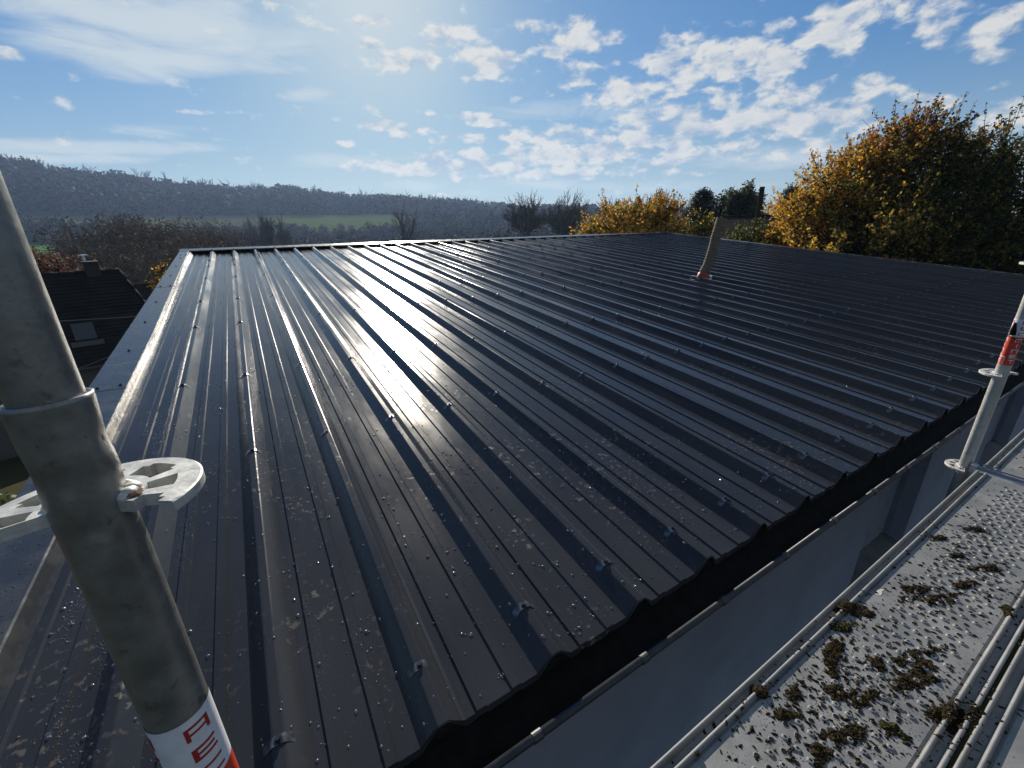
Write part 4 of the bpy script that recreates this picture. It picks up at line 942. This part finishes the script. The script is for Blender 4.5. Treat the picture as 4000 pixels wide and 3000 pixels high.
# dark conifer, hanging birch, far conifer
def conifer(label, az, D, top_el, width, seed, col=((.018, .030, .020), (.030, .042, .026))):
    r = np.random.default_rng(seed); b = at(az, D); h = elz(top_el, D) - b[2]; t = thing('conifer', label, 'conifer', tuple(b))
    V, F = sticks([b + [0, 0, -.3]], [b + [0, 0, h * .97]], [.16], [.02], 7); mesh_np('trunk', V, F, M_BARK, t)
    C, P0, P1 = [], [], []
    for k in range(420):
        f = r.random() ** .8; z = h * (.12 + .88 * f); Lb = width * (1 - f) ** .6 * (.55 + .55 * r.random()) + .12; a = r.uniform(0, 6.283)
        p0 = b + [0, 0, z]; p1 = p0 + np.array([Lb * math.cos(a), Lb * math.sin(a), -.12 * Lb + .25 * Lb * (f > .7)])
        P0.append(p0); P1.append(p1); n = int(60 * Lb / width) + 18; q = r.random((n, 1)) ** .7
        C.append(p0 + (p1 - p0) * q + r.normal(0, .10 + .09 * Lb / width, (n, 3)) - np.array([0, 0, .12]) * r.random((n, 1)))
    V1, F1 = sticks(P0, P1, [.018] * len(P0), [.006] * len(P0), 3); C = np.concatenate(C); V, F = leaves(C, .17, r, .28)
    cc = np.array(col)[r.integers(0, 2, len(C))] * (.6 + .8 * r.random((len(C), 1)))
    mesh_np('crown', np.concatenate([V1, V]), np.concatenate([F1, F + len(V1)]), M_LEAFD, t, np.concatenate([np.tile([.03, .025, .02], (len(V1), 1)), np.repeat(cc, 4, 0)]))
conifer('dark blue green conifer left of the hanging birch beyond the roof corner', 53.9, 30, 3.6, 2.7, 51)
conifer('blackish conifer top showing over the left shoulder of the large autumn tree', 62.6, 27, 3.4, 1.0, 52)
conifer('small dark conifer tip between the autumn tree and its dark neighbour', 77.5, 24, 4.9, .9, 53)
r = np.random.default_rng(61); bb = at(56.9, 33); t = thing('weeping_birch', 'loose weeping birch with hanging grey green sprays beyond the brown outbuilding', 'tree', tuple(bb))
out, tips = [], []; hb = elz(4.3, 33) - bb[2]
grow(r, (0, 0, -.3), (.05, -.02, 1), hb * .42, .15, 3, out, tips, .18, .10, .50, (3, 5), .62, 5, .014)
zm = max(o[1][2] for o in out); out = [(o[0] * hb / zm, o[1] * hb / zm, o[2], o[3]) for o in out]; tips = [np.array(q[0]) * hb / zm * np.array([.55, .55, 1]) for q in tips]; out = [(o[0] * np.array([.55, .55, 1]), o[1] * np.array([.55, .55, 1]), o[2], o[3]) for o in out]
V, F = skel(out, 5); mesh_np('trunk', V + bb, F, M_BARKP, t)
C = []
for q in tips:
    if q[2] > hb * .40:
        for _ in range(6):
            ln = r.uniform(.5, 2.0); n = int(17 * ln); s = r.random((n, 1)); C.append(q + bb + r.normal(0, .12, 3) + np.array([.1 * r.normal(), .1 * r.normal(), -ln]) * s + r.normal(0, .07, (n, 3)))
C = np.concatenate(C); V, F = leaves(C, .19, r, .5); cc = np.array([(.055, .085, .045), (.11, .11, .055), (.05, .055, .03)])[r.integers(0, 3, len(C))]
mesh_np('crown', V, F, M_LEAF, t, np.repeat(cc, 4, 0))

# bare trees against the sky
bare_tree('bare_tree', 'tall rounded bare tree, left of the two standing above the centre of the ridge', 33.2, 88, 4.9, 71, 'leafless trees behind the ridge', spread=1.0, kids=(2, 4), minr=.032, clear=.67, limbs=11, up=.03)
bare_tree('bare_tree', 'bushier bare tree with leftover leaves, right of the two above the centre of the ridge', 38.1, 80, 4.5, 72, 'leafless trees behind the ridge', spread=.75, kids=(2, 4), minr=.030, tuft=2, clear=.65, limbs=11, up=.06, tuftcol=(.10, .085, .055))
bare_tree('bare_tree', 'slim lone bare tree with a narrow top standing in the valley', 18.0, 120, 3.75, 73, 'leafless trees behind the ridge', spread=.30, kids=(1, 3), minr=.04, clear=.55, limbs=6)
bare_tree('bare_tree', 'wide fan shaped bare tree in front of the valley field', 2.9, 125, 2.65, 74, 'leafless trees behind the ridge', spread=.75, kids=(2, 4), minr=.036, clear=.45, limbs=9)
bare_tree('bare_tree', 'low bare tree beside the fan shaped one, nearer the thicket', .4, 118, 2.1, 75, 'leafless trees behind the ridge', spread=.6, minr=.03, clear=.3, limbs=6, kids=(1, 3))
bare_tree('bare_tree', 'bare tree sticking up out of the left half of the golden shrub', 45.0, 52, 3.9, 76, 'leafless trees behind the ridge', spread=.42, minr=.022, clear=.55, limbs=7)
bare_tree('bare_tree', 'broader bare tree sticking up behind the middle of the golden shrub', 48.2, 55, 4.3, 77, 'leafless trees behind the ridge', spread=.7, minr=.022, clear=.55, limbs=10)
bare_tree('bare_tree', 'dull bare tree left below the tall rounded one, half hidden by the ridge', 31.0, 60, .5, 78, 'leafless trees behind the ridge', spread=.7, minr=.028, clear=.55, limbs=6, kids=(1, 3))
bare_tree('bare_tree', 'twiggy olive tree under the bushier bare tree, half hidden by the ridge', 36.8, 52, .1, 79, 'leafless trees behind the ridge', spread=.7, minr=.02, clear=.5, limbs=6, kids=(1, 3), tuft=3, tuftcol=(.10, .09, .04))
bare_tree('bare_tree', 'twiggy tree against the left flank of the golden shrub', 40.0, 48, .2, 80, 'leafless trees behind the ridge', spread=.7, minr=.02, clear=.5, limbs=6, kids=(1, 3), tuft=3, tuftcol=(.09, .085, .045))
bare_tree('bare_tree', 'hazy small pale tree alone on the skyline right of the tall wooden post', 60.95, 70, 2.35, 81, None, spread=.5, depth=3, minr=.02, tuft=10, tuftcol=(.20, .17, .09))

# thicket beyond the house: a few grown trees, then copies
protos = []
labs = ['brown leafless thicket tree leaning in the clump beyond the house', 'twiggy thicket tree with grey stems in the clump beyond the house', 'dense brown thicket tree in the clump beyond the house']
for k in range(3):
    protos.append(bare_tree('thicket_tree', labs[k], -8 + k * .1, 62, 2.2, 90 + k, 'leafless thicket beyond the dark house', spread=.62, depth=3, kids=(2, 4), minr=.022, twigcol=(.13, .105, .08), tuft=9, tuftcol=(.14, .108, .075), leafsize=.24))
hp = [elz(2.2, 62) - p.location.z for p in protos]
def dup(root, loc, rz, sc, label, group):
    c = root.copy(); COL.objects.link(c); c.location = loc; c.rotation_euler = (0, 0, rz); c.scale = (sc, sc, sc)
    c['label'] = label
    if group: c['group'] = group
    for ch in root.children:
        d = ch.copy(); COL.objects.link(d); d.parent = c
    return c
TH = [(-12.6, 58, 2.3), (-11.3, 64, 2.35), (-10.2, 57, 2.1), (-9.2, 66, 2.45), (-7.2, 60, 1.9), (-6.1, 66, 2.1), (-5.2, 58, 1.7), (-4.1, 63, 1.9), (-3.0, 60, 1.5), (-1.6, 66, .9), (-12.0, 47, -.2), (-10.6, 45, .3), (-8.8, 46, .4), (-7.0, 46, .1), (-5.6, 48, .2), (-4.2, 50, .0), (-2.6, 52, -.4), (-1.0, 56, -.5), (.8, 60, -.4), (3.0, 64, -.5), (5.4, 66, -.7), (8.0, 70, -.8), (-9.6, 38, -1.4), (-7.4, 37, -1.2), (-13.4, 40, -1.6)]
TN = ['at its left end', 'near its left end', 'left of its middle, in front', 'tallest of all, left of the middle', 'in its middle', 'right of its middle, at the back', 'right of its middle, in front', 'near its right end', 'at its right end', 'low, past its right end', 'front row, leftmost', 'front row, behind the chimney', 'front row, right of the chimney', 'front row, in the middle', 'front row, right half', 'front row, above the verge corner', 'front row, right of the verge corner', 'tapering right edge', 'low along the ridge, first', 'low along the ridge, second', 'low along the ridge, third', 'low along the ridge, fourth', 'just behind the chimney cap', 'just behind the house hip', 'just behind the copper bush']
for k, ((a, D, e), nm) in enumerate(zip(TH, TN)):
    b = at(a, D); q = k % 3; dup(protos[q], tuple(b), k * 2.1, (elz(e, D) - b[2]) / hp[q], 'brown twiggy tree of the thicket beyond the house, ' + nm, None)

# valley woodland and hillside forest: crowns no one could count
def crown_templates(n, nq, r, tall=1.0, size=.30):
    T = []
    for k in range(n):
        d = unit(nq, r); rr_ = (.55 + .5 * r.random((nq, 1)) ** .7); C = d * rr_ * np.array([.5, .5, .5 * tall]); C[:, 2] += .5 * tall
        C += .10 * np.sin(C[:, [1, 2, 0]] * 14 + k)
        V, F = leaves(C, size, r, .7); T.append((V, F))
    return T
def forest(name, label, pts_, hts, cols, seed, nq=110, tall=1.25, size=.26, mat=None):
    r = np.random.default_rng(seed); T = crown_templates(6, nq, r, tall, size); Vs, Fs, Cs = [], [], []; off = 0
    for p, h, c in zip(pts_, hts, cols):
        V, F = T[r.integers(0, 6)]; a = r.uniform(0, 6.283); ca, sa = math.cos(a), math.sin(a); wq = .75 + .5 * r.random()
        X = np.stack([(V[:, 0] * ca - V[:, 1] * sa) * h / tall * wq, (V[:, 0] * sa + V[:, 1] * ca) * h / tall * wq, V[:, 2] * h / tall], 1) + p
        Vs.append(X); Fs.append(F + off); off += len(V); Cs.append(np.repeat(c[None] * (.7 + .6 * r.random((len(V) // 4, 1))), 4, 0))
    o = mesh_np(name, np.concatenate(Vs), np.concatenate(Fs), mat or M_TWIG, None, np.concatenate(Cs)); return setp(o, label, 'woodland', kind='stuff')
r = np.random.default_rng(101)
FC = np.array([(.050, .045, .034), (.085, .068, .048), (.040, .050, .026), (.120, .098, .066), (.022, .028, .018), (.13, .088, .042)])
def scatter(n, a0, a1, D0, D1, h0, h1, r, keep=None):
    A = r.uniform(a0, a1, n); D = r.uniform(D0, D1, n); 
    if keep is not None: k = keep(A, D); A, D = A[k], D[k]
    Z = terr(A, D); p = np.stack([CAM[0] + D * np.sin(np.radians(A)), CAM[1] + D * np.cos(np.radians(A)), Z - .5], 1)
    return p, r.uniform(h0, h1, len(A)), FC[r.integers(0, 6, len(A))]
def cat3(*a): return [np.concatenate(x) for x in zip(*a)]
FC = FC * .62
hill = cat3(scatter(2400, -24, 42, 462, 640, 8, 18, r), scatter(260, -24, 44, 600, 640, 10, 17, r), scatter(26, 4.2, 7.4, 600, 625, 13, 20, r), scatter(22, -18, -10, 600, 625, 12, 18, r), scatter(500, 30, 60, 380, 640, 8, 13, r))
forest('hillside_forest', 'hazy blue brown forest covering the long hill across the valley', *hill, 102, nq=130, size=.21)
notfield = lambda A, D: ~((A < -9.0) & (D > 205) & (D < 316)) & ~((A > 2.5) & (A < 21.5) & (D > 352)) & ~((A < 2.5) & (D > 365))
belt = cat3(scatter(900, -22, 44, 140, 345, 4, 8, r, notfield), scatter(240, -2, 40, 100, 200, 4, 8, r), scatter(60, -22, -9, 314, 360, 8, 12, r), scatter(120, 18, 40, 300, 450, 7, 12, r))
forest('valley_woodland', 'mixed brown and green woodland filling the valley floor below the fields', *belt, 103, nq=190, size=.17)
# spindly bare tops along the crest
out = []; r = np.random.default_rng(104)
for a in np.concatenate([r.uniform(-20, 30, 170), r.uniform(18, 26, 18), r.uniform(-3, 4, 16)]):
    p = at(a, r.uniform(600, 625)); hh = r.uniform(14, 23); o_, t_ = [], []
    grow(r, p, (r.normal(0, .05), r.normal(0, .05), 1), hh * .55, .22, 2, o_, t_, .15, .12, .5, (1, 3), .6, 4, .20); out += o_
V, F = skel(out, 3); setp(mesh_np('crest_trees', V, F, M_TWIG, None, np.tile([.06, .055, .05], (len(V), 1))), 'spindly leafless treetops along the crest of the forested hill', 'treetops', kind='stuff')

# ------------------------------------------------------------------ buildings beyond
def tile_mat(name, c1, c2):
    m = pmat(name, c1, c2, 2.5, 6, rough=0.9, spec=0.05); return m
M_TILE = tile_mat('dark_roof_tile', (0.013, 0.013, 0.0125), (0.020, 0.019, 0.017)); M_TILEB = tile_mat('brown_roof_tile', (0.026, 0.019, 0.016), (0.018, 0.014, 0.012))
M_HWALL = pmat('house_render', (0.13, 0.127, 0.115), (0.10, 0.097, 0.09), 2, 5, rough=0.9, spec=0.2)
M_BRICK = pmat('chimney_brick', (0.03, 0.025, 0.022), (0.02, 0.018, 0.016), 9, 4, rough=0.9); M_GLASS = pmat('skylight_glass', (0.035, 0.04, 0.045), rough=0.6)
M_FRAMEW = pmat('window_frame', (0.05, 0.053, 0.05), rough=0.8); M_CAPW = pmat('chimney_cap', (0.6, 0.61, 0.62), (0.5, 0.5, 0.5), 20, rough=0.25, metal=0.5)
def tiled(mb, O, U, Dn, w0, w1, lu, rows, th=.022):
    """courses of tiles: O ridge point, U along the ridge, Dn down the slope; the right end slides from w0 to w1"""
    nrm = np.cross(Dn, U); nrm /= np.linalg.norm(nrm); nrm = nrm if nrm[2] > 0 else -nrm
    for k in range(rows):
        a, b_ = k / rows, (k + 1) / rows; ra, rb = w0 + (w1 - w0) * a, w0 + (w1 - w0) * b_
        A, B_ = O + Dn * a + nrm * (th * .1), O + Dn * b_ + nrm * th
        mb.add([A - U * lu, A + U * ra, B_ + U * rb, B_ - U * lu, B_ + U * rb - nrm * th * .9, B_ - U * lu - nrm * th * .9], [(0, 1, 2, 3), (3, 2, 4, 5)])
aH = -13.0; UH = np.array([math.cos(math.radians(aH)), -math.sin(math.radians(aH)), 0]); FH = np.array([math.sin(math.radians(aH)), math.cos(math.radians(aH)), 0])
Dr = 22.0; De = 19.2; zr, ze = elz(-2.80, Dr), elz(-11.45, De)
OR = np.array([CAM[0], CAM[1], 0]) + FH * Dr + np.array([0, 0, zr]); OE = np.array([CAM[0], CAM[1], 0]) + FH * De + np.array([0, 0, ze])
zg = ze - 2.5
hs = thing('house', 'house with a big dark tiled roof behind the near pole, left of the metal roof', 'house', tuple(OE + FH * 2.8 + np.array([0, 0, zg - ze])))
m = MB(); tiled(m, OR, UH, OE - OR, .82, 1.75, 9.0, 26)
back = OE + FH * (2 * (Dr - De)); tiled(m, OR, UH, back - OR, .82, 1.75, 9.0, 26)
R0, E1, E2 = OR + UH * .82, OE + UH * 1.75, back + UH * 1.75; m.add([R0, E1, E2], [(0, 1, 2)])
rfH = m.build('roof', M_TILE, hs)
m = MB()
for k in range(24):
    p = OR - UH * (9 - k * .41); m.tube([p + [0, 0, -.02], p + UH * .44 + [0, 0, -.015]], .075, 8)
for k in range(8):
    q = (OE + UH * 1.75 - R0) / 8.0; p = R0 + q * k; m.tube([p, p + q * 1.05], .06, 8)
m.build('ridge_tiles', M_TILE, rfH, smooth=True)
m = MB(); a = OE - UH * 8.9 + FH * .35; b_ = OE + UH * 1.45 + FH * .35; c_ = back + UH * 1.45 - FH * .35; d_ = back - UH * 8.9 - FH * .35
m.hexa([(*a[:2], zg - .5), (*b_[:2], zg - .5), (*c_[:2], zg - .5), (*d_[:2], zg - .5), (*a[:2], ze + .1), (*b_[:2], ze + .1), (*c_[:2], ze + .1), (*d_[:2], ze + .1)]); wl = m.build('wall', M_HWALL, hs)
for off, w in ((.55, .85), (-1.9, 1.2), (-5.0, 1.2)):
    m = MB(); p = OE + UH * off + FH * .33
    for dz0, dz1 in ((zg + .9, zg + 2.05),): m.add([(*(p - UH * w / 2)[:2], dz0), (*(p + UH * w / 2)[:2], dz0), (*(p + UH * w / 2)[:2], dz1), (*(p - UH * w / 2)[:2], dz1)] + [(*(p - UH * w / 2 + FH * .06)[:2], z) for z in (dz0, dz1)] + [(*(p + UH * w / 2 + FH * .06)[:2], z) for z in (dz0, dz1)], [(0, 1, 2, 3), (4, 0, 3, 5), (1, 6, 7, 2), (5, 3, 2, 7), (4, 6, 1, 0)])
    m.build('window', M_GLASS, hs)
m = MB(); g0 = OE - UH * 9 + FH * .02 - np.array([0, 0, .06]); m.tube([g0, g0 + UH * 10.7], .06, 8); m.build('gutter', M_FRAMEW, hs)
# chimney on the ridge with a shiny cowl
m = MB(); c = OR + UH * .12 + FH * .10
def obox(mb, c, u, f, hw, hd, z0, z1): mb.hexa([tuple(np.array([*(c + u * sx * hw + f * sy * hd)[:2], z])) for z in (z0, z1) for sx, sy in ((-1, -1), (1, -1), (1, 1), (-1, 1))])
obox(m, c, UH, FH, .20, .28, zr - .4, zr + .30); obox(m, c, UH, FH, .23, .31, zr + .30, zr + .36); ch = m.build('chimney', M_BRICK, rfH)
m = MB(); cc_ = np.array([*(c - UH * .12)[:2], zr + .36]); m.tube([cc_, cc_ + [0, 0, .20]], .05, 8); m.tube([cc_ + [0, 0, .2], cc_ + [0, 0, .225], cc_ + [0, 0, .25]], [.15, .15, .02], 12); m.build('chimney_cowl', M_CAPW, rfH)
# skylight
sn = np.cross(OE - OR, UH); sn /= np.linalg.norm(sn); sn = sn if sn[2] > 0 else -sn; sd_ = (OE - OR) / np.linalg.norm(OE - OR)
Ls = np.linalg.norm(OE - OR); c = OR + sd_ * Ls * .66 - UH * .62 + sn * .05
m = MB(); m.hexa([tuple(c + UH * a * .27 + sd_ * b * .34 + sn * z) for z in (-.05, .05) for a, b in ((-1, -1), (1, -1), (1, 1), (-1, 1))]); sk = m.build('skylight', M_FRAMEW, rfH)
m = MB(); m.add([c + UH * a * .22 + sd_ * b * .28 + sn * .054 for a, b in ((-1, -1), (1, -1), (1, 1), (-1, 1))], [(0, 1, 2, 3)]); m.build('pane', M_GLASS, sk)
m = MB(); c2_ = c + sd_ * .48; m.hexa([tuple(c2_ + UH * a * .40 + sd_ * b * .10 + sn * z) for z in (-.05, .01) for a, b in ((-1, -1), (1, -1), (1, 1), (-1, 1))]); m.build('flashing_apron', M_FRAMEW, sk)
# lower brown roof behind it
aB = -9.6; UB = np.array([math.cos(math.radians(aB)), -math.sin(math.radians(aB)), 0]); FB = np.array([math.sin(math.radians(aB)), math.cos(math.radians(aB)), 0])
O1 = np.array([CAM[0], CAM[1], 0]) + FB * 27 + np.array([0, 0, elz(-4.05, 27)]); O2 = np.array([CAM[0], CAM[1], 0]) + FB * 25.2 + np.array([0, 0, elz(-6.4, 25.2)])
hb_ = thing('low_house', 'small lower building with a brown tiled roof tucked behind the dark house', 'house', tuple(O2 + np.array([0, 0, -2.6])))
m = MB(); tiled(m, O1, UB, O2 - O1, .32, .70, 2.5, 9); O3 = O2 + FB * 3.6; tiled(m, O1, UB, O3 - O1, .32, .70, 2.5, 9); m.add([O1 + UB * .32, O2 + UB * .70, O3 + UB * .7], [(0, 1, 2)]); m.build('roof', M_TILEB, hb_)
m = MB(); obox(m, (O2 + O3) / 2 - UB * .95, UB, FB, 1.5, 1.6, O2[2] - 2.9, O2[2] + .05); m.build('wall', M_HWALL, hb_)
# outbuilding and post on the right
aO = 59; UO = np.array([math.cos(math.radians(aO)), -math.sin(math.radians(aO)), 0]); FO = np.array([math.sin(math.radians(aO)), math.cos(math.radians(aO)), 0])
O1 = np.array([CAM[0], CAM[1], 0]) + FO * 27 + np.array([0, 0, elz(.72, 27)]); O2 = np.array([CAM[0], CAM[1], 0]) + FO * 23.5 + np.array([0, 0, elz(-2.2, 23.5)])
ob = thing('outbuilding', 'low brown tiled outbuilding behind the tall wooden post', 'outbuilding', tuple(O2 + np.array([0, 0, -2.3])))
m = MB(); tiled(m, O1, UO, O2 - O1, 6.0, 6.0, 1.25, 14, .012); O3 = O2 + FO * 7; tiled(m, O1, UO, O3 - O1, 6.0, 6.0, 1.25, 14, .012); rfO = m.build('roof', M_TILEB, ob)
m = MB(); m.tube([O1 - UO * 1.3 + [0, 0, .01], O1 + UO * 6 + [0, 0, .01]], .07, 8); m.build('ridge_tiles', M_TILEB, rfO)
m = MB(); obox(m, (O2 + O3) / 2 + UO * 2.4, UO, FO, 3.5, 3.2, GZ - .5, O2[2] + .05); m.add([(O1 - UO * 1.1), (O2 - UO * 1.1), (O3 - UO * 1.1)], [(0, 1, 2)]); m.build('wall', M_BRICK, ob)
M_POST = pmat('weathered_timber', (0.055, 0.045, 0.038), (0.035, 0.029, 0.026), 12, 6, rough=0.9, bump=0.3, bscale=30, spec=0.1, stretch=(3, 3, .5))
p0 = at(60.05, 21, GZ - .3); p1 = np.array([*at(59.72, 21)[:2], elz(3.6, 21)])
po = thing('timber_post', 'tall dark timber post standing in front of the brown outbuilding roof', 'post', tuple(at(60.05, 21, GZ)))
m = MB(); hw = .105; m.hexa([tuple(p + UO * a * hw * s + FO * b * hw * s) for p, s in ((p0, 1.12), (p1, .85)) for a, b in ((-1, -1), (1, -1), (1, 1), (-1, 1))]); m.build('post_shaft', M_POST, po, bevel=.012)
m = MB(); m.hexa([tuple(p1 + UO * a * .092 + FO * b * .092 + np.array([0, 0, z])) for z in (.0015, .03) for a, b in ((-1, -1), (1, -1), (1, 1), (-1, 1))]); m.build('post_cap', M_BRICK, po)
# turbine on the far skyline
bt_ = at(41.2, 860, CAM[2] + 860 * math.tan(math.radians(1.2))); M_TURB = pmat('turbine_white', (.6, .62, .64), rough=.5)
tb = thing('wind_turbine', 'tiny pale wind turbine on the skyline left of the golden shrub', 'wind turbine', tuple(bt_))
m = MB(); m.tube([bt_ + [0, 0, -6], bt_ + [0, 0, 18]], [.7, .4], 8); m.build('tower', M_TURB, tb)
UT = np.array([math.cos(math.radians(41)), -math.sin(math.radians(41)), 0]); hub = bt_ + np.array([0, 0, 18.3]) - np.array([UT[1], -UT[0], 0]) * -.0
for a in (95, 215, 335):
    d = UT * math.cos(math.radians(a)) + np.array([0, 0, math.sin(math.radians(a))]); m = MB(); m.tube([hub - FO * 1.0, hub - FO * 1.0 + d * 10], [.40, .12], 6); m.build('blade', M_TURB, tb)
m = MB(); m.tube([hub - FO * 1.3, hub + FO * 1.2], .6, 8); m.build('nacelle', M_TURB, tb)
# wires across the house
M_WIRE = pmat('cable', (0.16, 0.16, 0.16), rough=0.6)
for lab, q0, q1, sag in (('upper thin cable crossing level in front of the dark house roof', (-20.5, -6.4, 14), (-7.5, -7.4, 12), .04), ('lower thin cable rising to the right across the dark house roof', (-20.5, -12.2, 14), (-6.5, -8.3, 11), .10)):
    A = np.array([*at(q0[0], q0[2])[:2], elz(q0[1], q0[2])]); B_ = np.array([*at(q1[0], q1[2])[:2], elz(q1[1], q1[2])])
    m = MB(); m.tube([A + (B_ - A) * t - np.array([0, 0, 4 * sag * t * (1 - t)]) for t in np.linspace(0, 1, 13)], .0055, 6); setp(m.build('overhead_cable', M_WIRE, None), lab, 'cable', 'cables over the house')
# hedge and bare bank left of the near pole
r = np.random.default_rng(121); C = []
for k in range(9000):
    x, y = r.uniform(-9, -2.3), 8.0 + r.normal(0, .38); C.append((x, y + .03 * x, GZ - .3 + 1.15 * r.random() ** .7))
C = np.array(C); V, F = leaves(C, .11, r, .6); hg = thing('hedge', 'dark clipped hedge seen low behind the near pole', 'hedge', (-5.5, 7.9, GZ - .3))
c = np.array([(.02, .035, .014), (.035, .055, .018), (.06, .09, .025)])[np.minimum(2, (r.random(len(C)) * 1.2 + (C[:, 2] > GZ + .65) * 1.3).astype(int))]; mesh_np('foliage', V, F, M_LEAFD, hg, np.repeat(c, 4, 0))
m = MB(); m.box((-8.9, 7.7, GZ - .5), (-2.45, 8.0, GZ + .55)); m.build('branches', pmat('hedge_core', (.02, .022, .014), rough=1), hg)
M_BANK = pmat('bare_bank', (0.085, 0.062, 0.038), (0.13, 0.105, 0.07), 4, 8, rough=.95, bump=.7, bscale=9, spec=.1)
xs_, ys_ = np.meshgrid(np.linspace(-9, -.62, 50), np.linspace(3.2, 7.3, 40)); z_ = GZ + .06 + .22 * np.exp(-((ys_ - 5.4) / 1.2) ** 2) + .05 * np.sin(xs_ * 3 + ys_ * 2) * np.cos(ys_ * 3.1)
ix = np.arange(xs_.size).reshape(xs_.shape); setp(mesh_np('path', np.stack([xs_, ys_, z_], -1).reshape(-1, 3), np.stack([ix[:-1, :-1].ravel(), ix[:-1, 1:].ravel(), ix[1:, 1:].ravel(), ix[1:, :-1].ravel()], 1), M_BANK, smooth=True), kind='structure')

# ------------------------------------------------------------------ air
if HAZE > 0:
    m = MB(); m.box((-1000, -1000, -15.0), (1000, 1000, 92)); hz = m.build('haze', None, None); hz['kind'] = 'stuff'
    mh = bpy.data.materials.new('air'); mh.use_nodes = True; t = mh.node_tree; t.nodes.clear(); v = t.nodes.new('ShaderNodeVolumePrincipled'); o = t.nodes.new('ShaderNodeOutputMaterial')
    v.inputs['Color'].default_value = (0.42, 0.62, 1.0, 1); v.inputs['Density'].default_value = HAZE; v.inputs['Anisotropy'].default_value = 0.35
    t.links.new(v.outputs[0], o.inputs['Volume']); hz.data.materials.append(mh); mh.cycles.homogeneous_volume = True
